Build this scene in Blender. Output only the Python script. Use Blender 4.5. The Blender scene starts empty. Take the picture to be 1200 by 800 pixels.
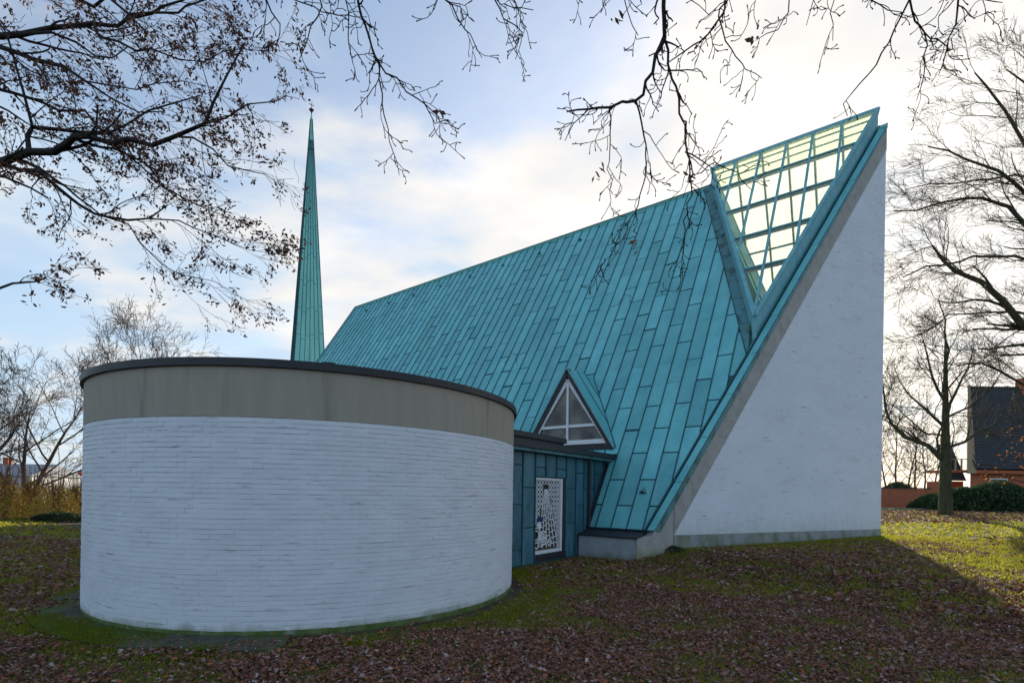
import bpy, math, random
import numpy as np
from mathutils import Matrix, Vector
R=math.radians
sc=bpy.context.scene
# ------------------------------------------------------------------ camera
F=587.4; ROLL=.0156; PIT=.0018; HZ=575.46; EYE=1.8
cd=bpy.data.cameras.new('camera'); cam=bpy.data.objects.new('camera',cd); sc.collection.objects.link(cam)
cd.sensor_width=36; cd.lens=F/1200*36; cd.shift_y=(HZ-400)/1200; cd.clip_start=.1; cd.clip_end=2000
c_,s_=math.cos(ROLL),math.sin(ROLL)
fw=Vector((0,math.cos(PIT),math.sin(PIT))); uu=Vector((0,-math.sin(PIT),math.cos(PIT)))
rt=Vector((1,0,0))*c_+uu*s_; up=Vector((1,0,0))*-s_+uu*c_
cam.matrix_world=Matrix(((rt.x,up.x,-fw.x,0),(rt.y,up.y,-fw.y,0),(rt.z,up.z,-fw.z,EYE),(0,0,0,1)))
sc.camera=cam
# ------------------------------------------------------------------ light
SUN_AZ=28.4; SUN_EL=17.0
sd=Vector((math.sin(R(SUN_AZ))*math.cos(R(SUN_EL)),math.cos(R(SUN_AZ))*math.cos(R(SUN_EL)),math.sin(R(SUN_EL))))
ld=bpy.data.lights.new('sun','SUN'); ld.energy=5.0; ld.angle=R(.6); ld.color=(1,.86,.66)
lo=bpy.data.objects.new('sun',ld); sc.collection.objects.link(lo); lo.rotation_euler=(-sd).to_track_quat('-Z','Y').to_euler()
w=bpy.data.worlds.new('World'); sc.world=w; w.use_nodes=True
nt=w.node_tree; nt.nodes.clear(); N=nt.nodes.new; Lk=nt.links.new
def math_node(nt,op,a,b=None,c=None,clamp=False):
    n=nt.nodes.new('ShaderNodeMath'); n.operation=op; n.use_clamp=clamp
    for i,v in enumerate((a,b,c)):
        if v is None: continue
        if isinstance(v,(int,float)): n.inputs[i].default_value=v
        else: nt.links.new(v,n.inputs[i])
    return n.outputs[0]
def ramp(nt,fac,stops,smooth=False):
    n=nt.nodes.new('ShaderNodeValToRGB'); cr=n.color_ramp
    if smooth: cr.interpolation='EASE'
    while len(cr.elements)<len(stops): cr.elements.new(.5)
    for e,(p,c) in zip(cr.elements,stops):
        e.position=p; e.color=(c,c,c,1) if isinstance(c,(int,float)) else (*c,1)
    nt.links.new(fac,n.inputs[0]); return n.outputs[0]
out=N('ShaderNodeOutputWorld'); sky=N('ShaderNodeTexSky'); sky.sky_type='NISHITA'; sky.sun_disc=False
sky.sun_elevation=R(SUN_EL); sky.sun_rotation=R(SUN_AZ); sky.air_density=1.0; sky.dust_density=1.0; sky.ozone_density=1.0
tc=N('ShaderNodeTexCoord'); sep=N('ShaderNodeSeparateXYZ'); Lk(tc.outputs['Generated'],sep.inputs[0])
zz=math_node(nt,'ADD',math_node(nt,'MAXIMUM',sep.outputs[2],0),.22)
cmb=N('ShaderNodeCombineXYZ'); Lk(math_node(nt,'DIVIDE',sep.outputs[0],zz),cmb.inputs[0]); Lk(math_node(nt,'DIVIDE',sep.outputs[1],zz),cmb.inputs[1])
mp=N('ShaderNodeMapping'); mp.inputs['Scale'].default_value=(.75,1.15,1); mp.inputs['Rotation'].default_value=(0,0,.5); mp.inputs['Location'].default_value=(1.3,.4,0); Lk(cmb.outputs[0],mp.inputs[0])
nz=N('ShaderNodeTexNoise'); nz.inputs['Scale'].default_value=1.25; nz.inputs['Detail'].default_value=9; nz.inputs['Roughness'].default_value=.55; nz.inputs['Distortion'].default_value=.35; Lk(mp.outputs[0],nz.inputs['Vector'])
nz2=N('ShaderNodeTexNoise'); nz2.inputs['Scale'].default_value=3.6; nz2.inputs['Detail'].default_value=8; nz2.inputs['Roughness'].default_value=.5; Lk(mp.outputs[0],nz2.inputs['Vector'])
dt=N('ShaderNodeVectorMath'); dt.operation='DOT_PRODUCT'; Lk(tc.outputs['Generated'],dt.inputs[0]); dt.inputs[1].default_value=Vector((sd.x*.93-.05,sd.y*.93,sd.z+.22)).normalized()
sunf=dt.outputs['Value']
cov=math_node(nt,'ADD',nz.outputs[0],math_node(nt,'MAXIMUM',math_node(nt,'MULTIPLY',math_node(nt,'SUBTRACT',sunf,.66),.50),-.045))
cov=math_node(nt,'ADD',cov,math_node(nt,'MULTIPLY',math_node(nt,'SUBTRACT',.42,sep.outputs[2]),.34))
mask=ramp(nt,cov,[(.39,0.0),(.55,1.0)],True)
shade=math_node(nt,'ADD',math_node(nt,'MULTIPLY_ADD',nz2.outputs[0],1.0,-.19),math_node(nt,'MULTIPLY',math_node(nt,'MAXIMUM',sunf,0),.44))
ccol=ramp(nt,shade,[(.15,(.32,.46,.63)),(.50,(.41,.49,.58)),(.60,(.53,.545,.56)),(.70,(.61,.59,.56)),(.90,(.74,.70,.65))])
b1=N('ShaderNodeBackground'); b1.inputs[1].default_value=.15; Lk(sky.outputs[0],b1.inputs[0])
b2=N('ShaderNodeBackground'); b2.inputs[1].default_value=1.0; Lk(ccol,b2.inputs[0])
mx=N('ShaderNodeMixShader'); Lk(math_node(nt,'MULTIPLY_ADD',mask,.80,.13),mx.inputs[0]); Lk(b1.outputs[0],mx.inputs[1]); Lk(b2.outputs[0],mx.inputs[2]); Lk(mx.outputs[0],out.inputs[0])
sc.view_settings.view_transform='Standard'; sc.view_settings.look='None'; sc.view_settings.gamma=1; sc.view_settings.exposure=0.68
sc.render.engine='CYCLES'; sc.cycles.transparent_max_bounces=24; sc.cycles.max_bounces=8

# ------------------------------------------------------------------ helpers
rng=np.random.default_rng(7); random.seed(7)
def mk(name,V,Fc,mats=None,parent=None,kind=None,col=None,mi=None,smooth=False,loc=None):
    me=bpy.data.meshes.new(name)
    V=np.asarray(V,dtype=np.float32).reshape(-1,3)
    if isinstance(Fc,np.ndarray) and Fc.ndim==2:
        k=Fc.shape[1]; nF=len(Fc)
        me.vertices.add(len(V)); me.vertices.foreach_set('co',V.ravel())
        me.loops.add(nF*k); me.loops.foreach_set('vertex_index',Fc.astype(np.int32).ravel())
        me.polygons.add(nF); me.polygons.foreach_set('loop_start',np.arange(0,nF*k,k,dtype=np.int32))
        try: me.polygons.foreach_set('loop_total',np.full(nF,k,dtype=np.int32))
        except Exception: pass
        if mi is not None: me.polygons.foreach_set('material_index',np.asarray(mi,dtype=np.int32))
        me.update(calc_edges=True)
    else:
        me.from_pydata([tuple(map(float,v)) for v in V],[],[tuple(int(i) for i in f) for f in Fc])
        if mi is not None:
            for p,m in zip(me.polygons,mi): p.material_index=m
    if col is not None:
        at=me.color_attributes.new('col','FLOAT_COLOR','POINT')
        c4=np.ones((len(V),4),dtype=np.float32); c4[:,:3]=col; at.data.foreach_set('color',c4.ravel())
    for m in (mats if isinstance(mats,(list,tuple)) else [mats]):
        if m is not None: me.materials.append(m)
    me.polygons.foreach_set('use_smooth',np.full(len(me.polygons),bool(smooth)))
    o=bpy.data.objects.new(name,me); sc.collection.objects.link(o)
    if parent is not None: o.parent=parent
    if kind: o['kind']=kind
    if loc is not None: o.location=loc
    return o
def tag(o,label,cat,group=None):
    o['label']=label; o['category']=cat
    if group: o['group']=group
    return o
def empty(name,loc,label,cat,group=None,rz=0):
    o=bpy.data.objects.new(name,None); sc.collection.objects.link(o); o.location=loc; o.rotation_euler=(0,0,rz); o.empty_display_size=.3
    return tag(o,label,cat,group)
class MB:
    def __init__(s): s.v=[]; s.f=[]; s.m=[]
    def add(s,V,Fs,m=0):
        b=len(s.v); s.v+= [tuple(v) for v in V]; s.f+=[tuple(i+b for i in f) for f in Fs]; s.m+=[m]*len(Fs); return s
    def box(s,a,b,m=0):
        x0,y0,z0=a; x1,y1,z1=b
        return s.add([(x0,y0,z0),(x1,y0,z0),(x1,y1,z0),(x0,y1,z0),(x0,y0,z1),(x1,y0,z1),(x1,y1,z1),(x0,y1,z1)],[(0,3,2,1),(4,5,6,7),(0,1,5,4),(1,2,6,5),(2,3,7,6),(3,0,4,7)],m)
    def prism(s,P,ext,m=0):   # polygon P (3D pts), extruded by vector ext
        n=len(P); P=[Vector(p) for p in P]; e=Vector(ext)
        nv=Vector((0,0,0))
        for i in range(n): nv+=(P[i]-P[0]).cross(P[(i+1)%n]-P[0])
        if nv.dot(e)>0: P=P[::-1]
        return s.add([*P,*[p+e for p in P]],[tuple(range(n)),tuple(range(2*n-1,n-1,-1))]+[(i,i+n,(i+1)%n+n,(i+1)%n) for i in range(n)],m)
    def bar(s,a,b,w,h,upv=(0,0,1),m=0):
        a=Vector(a);b=Vector(b);d=(b-a).normalized();u=Vector(upv);sd_=d.cross(u).normalized();u=sd_.cross(d).normalized()
        P=[a+sd_*i*w/2+u*j*h/2 for i,j in((-1,-1),(1,-1),(1,1),(-1,1))]
        return s.prism(P,b-a,m)
    def tube(s,pts,r,k=6,m=0):
        pts=[Vector(p) for p in pts]; rr=r if isinstance(r,(list,tuple)) else [r]*len(pts); V=[];n=len(pts)
        for i,p in enumerate(pts):
            d=(pts[min(i+1,n-1)]-pts[max(i-1,0)]).normalized(); ref=Vector((0,0,1)) if abs(d.z)<.9 else Vector((1,0,0))
            x=d.cross(ref).normalized(); y=d.cross(x)
            V+=[p+(x*math.cos(2*math.pi*j/k)+y*math.sin(2*math.pi*j/k))*rr[i] for j in range(k)]
        Fs=[(i*k+j,i*k+(j+1)%k,(i+1)*k+(j+1)%k,(i+1)*k+j) for i in range(n-1) for j in range(k)]
        Fs+=[tuple(range(k-1,-1,-1)),tuple((n-1)*k+j for j in range(k))]
        return s.add(V,Fs,m)
    def build(s,name,mats,parent=None,kind=None,loc=None,smooth=False): return mk(name,s.v,s.f,mats,parent,kind,mi=s.m,loc=loc,smooth=smooth)
def clip(P,A,B,C):   # keep A*x+B*y+C>=0
    o=[]
    for i in range(len(P)):
        p,q=P[i],P[(i+1)%len(P)]; a=A*p[0]+B*p[1]+C; b=A*q[0]+B*q[1]+C
        if a>=0: o.append(p)
        if (a>=0)!=(b>=0): t=a/(a-b); o.append((p[0]+(q[0]-p[0])*t,p[1]+(q[1]-p[1])*t))
    return o
def area2(P): return abs(sum(P[i][0]*P[(i+1)%len(P)][1]-P[(i+1)%len(P)][0]*P[i][1] for i in range(len(P))))/2 if len(P)>2 else 0
def ray(X,Y):
    x3=(X-600)/F; z3=(HZ-Y)/F; x=c_*x3-s_*z3; z=s_*x3+c_*z3
    return Vector((x,math.cos(PIT)-z*math.sin(PIT),math.sin(PIT)+z*math.cos(PIT)))
def at(X,Y,D):  # point at depth D seen at a photo position
    r=ray(X,Y); return Vector((0,0,EYE))+r*(D/r.y)

# ------------------------------------------------------------------ materials
def mat(name,c1,c2=None,scale=3,stretch=(1,1,1),rough=.8,bump=0,bscale=40,stains=(),lo=.35,hi=.65,attr=False,rand=0,zmask=None,spec=.3,detail=5,bdist=.02,trans=0):
    m=bpy.data.materials.new(name); m.use_nodes=True; nt=m.node_tree; N=nt.nodes.new; L=nt.links.new
    bs=nt.nodes['Principled BSDF']; bs.inputs['Roughness'].default_value=rough; bs.inputs['Specular IOR Level'].default_value=spec
    geo=N('ShaderNodeNewGeometry'); pos=geo.outputs['Position']
    def noise(sc_,st,det=5,ro=.55):
        mp=N('ShaderNodeMapping'); mp.inputs['Scale'].default_value=st; L(pos,mp.inputs[0])
        n=N('ShaderNodeTexNoise'); n.inputs['Scale'].default_value=sc_; n.inputs['Detail'].default_value=det; n.inputs['Roughness'].default_value=ro; L(mp.outputs[0],n.inputs['Vector']); return n.outputs[0]
    def mix(f,a,b,typ='MIX'):
        n=N('ShaderNodeMix'); n.data_type='RGBA'; n.blend_type=typ
        for i,v in ((0,f),(6,a),(7,b)):
            if isinstance(v,(int,float)): n.inputs[i].default_value=v
            elif isinstance(v,tuple): n.inputs[i].default_value=(*v,1)
            else: L(v,n.inputs[i])
        return n.outputs[2]
    c=c1
    if c2 is not None: c=mix(ramp(nt,noise(scale,stretch,detail),[(lo,0.),(hi,1.)]),c1,c2)
    if attr:
        a=N('ShaderNodeAttribute'); a.attribute_name='col'; c=mix(1.0,c,a.outputs[0],'MULTIPLY')
    if rand:
        oi=N('ShaderNodeObjectInfo'); rv=math_node(nt,'MULTIPLY_ADD',oi.outputs['Random'],rand,1-rand*.5)
        v=N('ShaderNodeVectorMath'); v.operation='SCALE'
        if isinstance(c,tuple): v.inputs[0].default_value=c
        else: L(c,v.inputs[0])
        L(rv,v.inputs['Scale']); c=v.outputs[0]
    for (cc,sc2,st2,l2,h2,amt) in stains:
        c=mix(math_node(nt,'MULTIPLY',ramp(nt,noise(sc2,st2),[(l2,0.),(h2,1.)]),amt),c,cc)
    if zmask:
        for (cc,z0,z1,amt) in zmask:
            sp=N('ShaderNodeSeparateXYZ'); L(pos,sp.inputs[0])
            zn=math_node(nt,'ADD',sp.outputs[2],math_node(nt,'MULTIPLY',math_node(nt,'SUBTRACT',noise(4,(1,1,.35),6),.5),(z1-z0)*1.6))
            mr=N('ShaderNodeMapRange'); mr.inputs[1].default_value=z0; mr.inputs[2].default_value=z1; mr.inputs[3].default_value=1; mr.inputs[4].default_value=0; L(zn,mr.inputs[0])
            c=mix(math_node(nt,'MULTIPLY',mr.outputs[0],amt),c,cc)
    if isinstance(c,tuple): bs.inputs['Base Color'].default_value=(*c,1)
    else: L(c,bs.inputs['Base Color'])
    if bump:
        b=N('ShaderNodeBump'); b.inputs['Strength'].default_value=bump; b.inputs['Distance'].default_value=bdist; L(noise(bscale,(1,1,1),4,.6),b.inputs['Height']); L(b.outputs[0],bs.inputs['Normal'])
    if trans:
        t=N('ShaderNodeBsdfTranslucent'); 
        if isinstance(c,tuple): t.inputs[0].default_value=(*c,1)
        else: L(c,t.inputs[0])
        ms=N('ShaderNodeMixShader'); ms.inputs[0].default_value=trans; L(bs.outputs[0],ms.inputs[1]); L(t.outputs[0],ms.inputs[2]); L(ms.outputs[0],nt.nodes['Material Output'].inputs[0])
    return m
M={}
M['brick']=mat('painted_brick',(.76,.79,.84),(.69,.72,.77),1.6,(1,1,2.2),.55,.35,60,stains=[((.24,.22,.19),2.2,(.9,.9,10),.62,.72,.6),((.45,.43,.36),6,(1,1,5),.62,.72,.35)],bdist=.004,zmask=[((.11,.16,.04),-.42,-.20,.95)],rand=.05)
M['brickw']=mat('painted_brick_gable',(.78,.81,.86),(.72,.755,.80),.5,(1,1,2.2),.6,.3,60,stains=[((.17,.16,.12),2.2,(.7,.7,7.0),.65,.71,.6),((.2,.2,.17),5.5,(.8,.8,3.5),.69,.73,.75),((.38,.37,.31),.8,(1,1,3),.6,.8,.35)],bdist=.004,zmask=[((.35,.36,.27),.35,1.1,.35)])
M['mortar']=mat('painted_mortar',(.60,.62,.64),(.30,.30,.31),2.2,(1,1,4),.8,lo=.48,hi=.68)
M['conc']=mat('band_concrete',(.39,.35,.28),(.35,.315,.255),2.0,(2.5,2.5,.35),.85,.2,30,stains=[((.10,.10,.07),1.6,(1.6,1.6,.22),.60,.78,.6),((.1,.1,.09),14,(1,1,1),.7,.76,.5)],bdist=.006)
M['beam']=mat('beam_concrete',(.42,.40,.37),(.35,.335,.31),3,(1,1,1),.85,.25,30,stains=[((.17,.16,.13),4,(1,1,.5),.56,.75,.5)],bdist=.006,zmask=[((.13,.16,.03),-.40,.10,.85)])
M['plinth']=mat('grey_painted_plinth',(.40,.44,.47),(.33,.365,.39),3,(1,1,1),.8,.25,30,stains=[((.10,.13,.03),2.2,(1,1,.6),.60,.70,.6)],bdist=.006,zmask=[((.10,.13,.035),-.38,-.12,.6)])
M['base']=mat('base_concrete',(.34,.35,.35),(.25,.26,.25),3,(1,1,.6),.85,.3,30,stains=[((.13,.17,.06),1.3,(1,1,.5),.46,.6,.75)],bdist=.008,zmask=[((.09,.12,.03),-.3,.22,.6)])
CU1=(.165,.52,.53); CU2=(.115,.43,.455)
M['copper']=mat('patina_copper',CU1,CU2,1.3,(1,1,.5),.42,.25,25,stains=[((.03,.13,.17),3.0,(1.5,1.5,.35),.62,.82,.35),((.24,.60,.60),4,(2,2,.35),.56,.8,.5),((.10,.20,.17),2.2,(1.6,1.6,.4),.68,.82,.35),((.02,.07,.09),22,(1,1,.6),.73,.78,.4)],rand=.18,spec=.45,bdist=.01,attr=True)
M['copperS']=mat('patina_copper_spire',(.27,.66,.59),(.21,.57,.52),1.2,(2,2,.15),.5,.2,20,stains=[((.03,.12,.14),3,(2,2,.2),.6,.75,.5)],spec=.4)
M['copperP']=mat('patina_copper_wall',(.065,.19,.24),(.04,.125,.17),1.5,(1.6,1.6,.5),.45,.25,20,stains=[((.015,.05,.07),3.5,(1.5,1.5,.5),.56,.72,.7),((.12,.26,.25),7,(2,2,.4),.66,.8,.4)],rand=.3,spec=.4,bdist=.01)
M['copperF']=mat('weathered_copper_flashing',(.075,.26,.31),(.10,.21,.18),3,(1,1,.6),.5,.3,20,stains=[((.015,.035,.04),3,(1,1,.5),.5,.68,.8),((.17,.3,.22),6,(1,1,.3),.62,.8,.4)],spec=.4,rand=.1)
M['copperL']=mat('skylight_frame_copper',(.20,.47,.50),(.13,.38,.42),4,(1,1,.6),.5,.15,20,stains=[((.04,.1,.1),6,(1,1,.5),.62,.8,.5)],spec=.4)
M['seam']=mat('dark_seam',(.015,.065,.08),(.03,.11,.13),9,rough=.6)
M['dark']=mat('dark_fascia',(.020,.021,.028),(.032,.03,.034),4,(1,1,1),.5,.1,30,spec=.4)
M['bitumen']=mat('roof_felt',(.05,.05,.05),(.08,.08,.075),3,rough=.9,bump=.4)
M['white']=mat('white_frame_paint',(.84,.85,.86),(.76,.77,.78),6,rough=.5,stains=[((.3,.28,.22),5,(1,1,1),.66,.8,.5)])
M['inner']=mat('white_interior',(.78,.79,.76),rough=.7)
M['oak']=mat('dark_bark',(.045,.036,.032),(.025,.02,.018),9,(1,1,.4),.9,.6,40,detail=4)
M['moss']=mat('mossy_bark',(.075,.07,.035),(.045,.038,.028),5,(1,1,.4),.9,.6,30,detail=4)
M['grey']=mat('grey_bark',(.11,.085,.065),(.07,.055,.045),5,(1,1,.4),.9)
M['leafc']=mat('leaf',(1,1,1),rough=.6,attr=True,trans=.35)
M['litter']=mat('leaf_litter',(1,1,1),rough=.7,attr=True,spec=.15,trans=.15)
M['blade']=mat('grass_blade',(1,1,1),rough=.6,attr=True,trans=.6)
M['leafy']=mat('sunlit_leaf',(1,1,1),rough=.6,attr=True,trans=.65)
def glass(name,base,tr=0.,tl=0.,rough=.03,gl=.2,tcol=(.95,1,.97)):
    m=bpy.data.materials.new(name); m.use_nodes=True; nt=m.node_tree; N=nt.nodes.new; L=nt.links.new
    bs=nt.nodes['Principled BSDF']; bs.inputs['Base Color'].default_value=(*base,1); bs.inputs['Roughness'].default_value=rough; bs.inputs['Specular IOR Level'].default_value=.4
    sh=bs.outputs[0]
    if tr==0:
        ge=N('ShaderNodeNewGeometry'); n_=N('ShaderNodeTexNoise'); n_.inputs['Scale'].default_value=1.1; n_.inputs['Detail'].default_value=3; L(ge.outputs['Position'],n_.inputs['Vector'])
        L(ramp(nt,n_.outputs[0],[(.38,tuple(base)),(.68,(.20,.20,.17))]),bs.inputs['Base Color'])  # pale patches put into the base colour stand in for reflections on opaque glass
    if tl:
        t=N('ShaderNodeBsdfTranslucent'); t.inputs[0].default_value=(.80,.84,.80,1) if tr<.2 else (.8,.84,.78,1); ms=N('ShaderNodeMixShader'); ms.inputs[0].default_value=tl; L(sh,ms.inputs[1]); L(t.outputs[0],ms.inputs[2]); sh=ms.outputs[0]
    if tr:
        t=N('ShaderNodeBsdfTransparent'); t.inputs[0].default_value=(*tcol,1); ms=N('ShaderNodeMixShader'); ms.inputs[0].default_value=tr; L(sh,ms.inputs[1]); L(t.outputs[0],ms.inputs[2]); sh=ms.outputs[0]
    L(sh,nt.nodes['Material Output'].inputs[0]); return m
M['glassS']=glass('skylight_glass',(.5,.56,.53),tr=.84,tl=.7,tcol=(.985,1,.99))
M['glassY']=glass('yellowed_skylight_glass',(.6,.62,.4),tr=.78,tl=.6,tcol=(.975,.985,.92))
M['glassM']=glass('milky_far_glass',(.8,.82,.8),tr=.03,tl=.92,tcol=(1,1,1))
M['glassD']=glass('dark_window_glass',(.05,.043,.038),tr=0,rough=.06)

# ------------------------------------------------------------------ ground
Pr=Vector((16.064,21.804,0)); AN=Vector((-.7992,.60106,0)); NN=Vector((.60106,.7992,0)); RZ=math.atan2(NN.y,NN.x)
def Wd(x,y,z=0): return Pr+NN*x+AN*y+Vector((0,0,z))
CYL=(-4.308,11.667); CR=4.324
def gz(x,y):
    t=x*.902+y*.431
    z=np.interp(t,[8,10.3,12.6,24,47,90],[-.40,-.36,-.03,.13,.75,.95])
    # away from the church foot the lawn stays low near the camera
    near=np.clip((np.hypot(x,y)-9)/7,0,1)
    z=-.4+(z+.4)*near
    return z
def smooth_noise(x,y,s,seed):
    r=np.random.default_rng(seed); z=0
    for k in range(7):
        a=r.uniform(0,6.28); f=s*r.uniform(.6,1.9); z=z+np.sin(x*f*math.cos(a)+y*f*math.sin(a)+r.uniform(0,6.28)+1.3*np.sin(x*f*.6*math.sin(a)+k))
    return z/3.2
def gh(x,y): return gz(x,y)+.018*smooth_noise(x,y,1.1,3)*np.clip(np.hypot(x-CYL[0],y-CYL[1])-CR-.6,0,1)
u_=np.linspace(-1,1,260); gx=np.sign(u_)*(np.abs(u_)**2.6*700+np.abs(u_)*30)+0; gy=np.sign(u_)*(np.abs(u_)**2.6*700+np.abs(u_)*30)+12
X,Y=np.meshgrid(gx,gy); n_=len(u_)
V=np.stack([X.ravel(),Y.ravel(),gh(X,Y).ravel()],1)
i=np.arange(n_*n_).reshape(n_,n_); Fq=np.stack([i[:-1,:-1].ravel(),i[:-1,1:].ravel(),i[1:,1:].ravel(),i[1:,:-1].ravel()],1)
M['ground']=mat('lawn_soil',(.055,.075,.018),(.065,.042,.03),.8,(1,1,1),.95,.8,22,stains=[((.085,.055,.042),2.1,(1,1,1),.44,.58,.8),((.07,.10,.018),.9,(1,1,1),.52,.66,.7),((.13,.1,.09),30,(1,1,1),.6,.7,.6)],bdist=.05)
mk('ground',V,Fq,M['ground'],kind='structure',smooth=True)

def leafiness(x,y):   # 0 grass .. 1 leaves
    v=.76+.14*smooth_noise(x,y,.8,11)+.22*smooth_noise(x,y,2.6,12)+.26*smooth_noise(x,y,6.5,13)
    dc=np.hypot(x-CYL[0],y-CYL[1])-CR
    v-=np.clip(1.3-dc,0,1.3)*.38+np.where((x>-1.2)&(x<2.2)&(y>8)&(y<14.4),.28*np.clip(2.4-dc,0,1),0)
    q=(x-Pr.x)*(-.461*NN.x-.887*AN.x)+(y-Pr.y)*(-.461*NN.y-.887*AN.y)  # distance in front of the gable
    tt=(x-Pr.x)*.902+(y-Pr.y)*.431
    foot=(np.abs(tt+6)<7)&(q>-.5); v=v-np.where(foot,np.clip(1.6-q,0,1.6)*.45,0)
    v=v-np.where((x>10)&(y<30),np.clip((x*.88+y*-.47-3.2)*.16,0,.42),0)*1.0
    v=v+np.where((y>27.5)&(x>16),1.0,0)*np.clip((y-27.5)/2,0,1)
    v=v-np.where((tt>-1)&(q>-4)&(q<2.5),.35,0)
    v=v-np.where((x<-9)&(y>21),.45,0)
    return np.clip(v,.02,1)
def sample(n,d0,d1,pw,az0=-54,az1=58):
    a=rng.uniform(R(az0),R(az1),n); u=rng.uniform(0,1,n); d=(d0**pw+u*(d1**pw-d0**pw))**(1/pw)
    return d*np.sin(a),d*np.cos(a),d
def free(x,y):
    k=np.hypot(x-CYL[0],y-CYL[1])>CR+.02
    lx=(x-Pr.x)*NN.x+(y-Pr.y)*NN.y; ly=(x-Pr.x)*AN.x+(y-Pr.y)*AN.y
    inch=(np.abs(lx)<11.9)&(ly>.52*np.abs(lx)+.05)&(ly<37.8)
    inp=(lx>-20)&(lx<-11)&(ly>8.25)
    return k&~inch&~inp
# fallen leaves
def make_leaves(n,d0,d1,size,pw):
    x,y,d=sample(n,d0,d1,pw); k=free(x,y)&(rng.uniform(0,1,n)<leafiness(x,y)**1.8*1.3)
    x,y,d=x[k],y[k],d[k]; n=len(x); s=size*np.exp(np.clip(rng.normal(-.02,.36,n),-1,.55))
    th=rng.uniform(0,6.283,n); ax=np.stack([np.cos(th),np.sin(th),rng.normal(0,.28,n)],1); bx=np.stack([-np.sin(th),np.cos(th),rng.normal(0,.32,n)],1)
    c=np.stack([x,y,gh(x,y)+rng.uniform(.008,.04,n)],1)
    cu=rng.uniform(.05,.4,n)[:,None]*np.array([0,0,1.]); s=s[:,None]; wd=rng.uniform(.3,.5,n)[:,None]
    # lobed outline: base, left lobes, tip, right lobes around a midrib
    pts=[c-ax*s*.55,c-ax*s*.12+bx*s*wd+cu*s,c+ax*s*.05+bx*s*wd*.55+cu*s*.5,c+ax*s*.25+bx*s*wd*.9+cu*s,c+ax*s*.6+cu*s*.6,c+ax*s*.25-bx*s*wd*.9+cu*s,c+ax*s*.05-bx*s*wd*.55+cu*s*.5,c-ax*s*.12-bx*s*wd+cu*s]
    V=np.stack(pts,1).reshape(-1,3); b=np.arange(n)*8
    tri=[(0,2,1),(0,6,2),(0,7,6),(2,4,3),(2,6,4),(6,5,4)]
    Fs=np.concatenate([np.stack([b+t[0],b+t[1],b+t[2]],1) for t in tri])
    pal=np.array([(.31,.165,.135),(.24,.095,.065),(.36,.23,.20),(.45,.34,.32),(.15,.065,.045),(.36,.13,.06),(.55,.48,.47)])
    ci=rng.choice(len(pal),n,p=[.27,.27,.12,.045,.17,.118,.007]); col=np.repeat(pal[ci]*rng.uniform(.7,1.2,n)[:,None],8,0)
    return V,Fs,col
Vs,Fs_,Cs=[],[],[];b=0
for a_ in ((210000,3.2,13,.039,1.6),(190000,12,27,.066,1.7),(75000,26,60,.13,1.7)):
    v,f,c=make_leaves(*a_); Vs.append(v);Fs_.append(f+b);Cs.append(c); b+=len(v)
tag(mk('fallen_leaves',np.concatenate(Vs),np.concatenate(Fs_),M['litter'],kind='stuff',col=np.concatenate(Cs)),'brown oak leaves scattered thickly over the lawn in front of the church','leaf litter')
# grass
Vs,Fs_,Cs=[],[],[];b=0
for (n,d0,d1,h,wid,pw) in ((150000,3.2,13,.05,.010,1.6),(260000,12,28,.07,.020,1.6),(120000,27,75,.10,.06,1.6)):
    x,y,d=sample(n,d0,d1,pw); k=free(x,y)&(rng.uniform(0,1,n)<np.clip(1.28-leafiness(x,y),.06,1))&(np.hypot(x-CYL[0],y-CYL[1])>CR+.25)
    x,y=x[k],y[k]; n=len(x); th=rng.uniform(0,6.283,n); hh=h*rng.uniform(.4,1.5,n)
    c=np.stack([x,y,gh(x,y)-.005],1); sx=np.stack([np.cos(th),np.sin(th),0*th],1)*wid*rng.uniform(.6,1.3,n)[:,None]
    tip=c+np.stack([rng.normal(0,.6,n)*hh,rng.normal(0,.6,n)*hh,hh],1)
    V=np.stack([c-sx,c+sx,tip],1).reshape(-1,3); Vs.append(V); Fs_.append(np.arange(n*3).reshape(-1,3)+b); b+=n*3
    g=rng.uniform(0,1,n)[:,None]; yel=np.clip(.5+.5*smooth_noise(x,y,.7,21),0,1)[:,None]
    col=(np.array([.14,.18,.022])*(1-g)+np.array([.42,.40,.035])*g)*(1-.4*yel)+np.array([.30,.26,.04])*.4*yel
    Cs.append(np.repeat(col,3,0))
tag(mk('lawn_grass',np.concatenate(Vs),np.concatenate(Fs_),M['blade'],kind='stuff',col=np.concatenate(Cs)),'short mossy green grass showing between the fallen leaves','grass')

# moss cushions creeping over the slabs round the chapel
n=170000; th=rng.uniform(0,6.283,n); rr_=CR+.02+rng.uniform(0,1,n)**.8*.95; x=CYL[0]+rr_*np.cos(th); y=CYL[1]+rr_*np.sin(th)
k=(smooth_noise(x,y,1.6,31)+.5*smooth_noise(x,y,5,32)+(rr_-CR-.45)*1.6>rng.uniform(-.25,.55,n)); x,y=x[k],y[k]; n=len(x)
th=rng.uniform(0,6.283,n); hh=.016*rng.uniform(.5,1.8,n); ang_=(math.degrees(math.atan2(-CYL[1],-CYL[0]))-np.degrees(np.arctan2(y-CYL[1],x-CYL[0])))%360; c=np.stack([x,y,np.where((ang_>5)&(ang_<125)&(np.hypot(x-CYL[0],y-CYL[1])<CR+.66),-.362,-.395)],1); sx=np.stack([np.cos(th),np.sin(th),0*th],1)*.012
tip=c+np.stack([rng.normal(0,.6,n)*hh,rng.normal(0,.6,n)*hh,hh],1); g=rng.uniform(0,1,n)[:,None]
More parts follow.
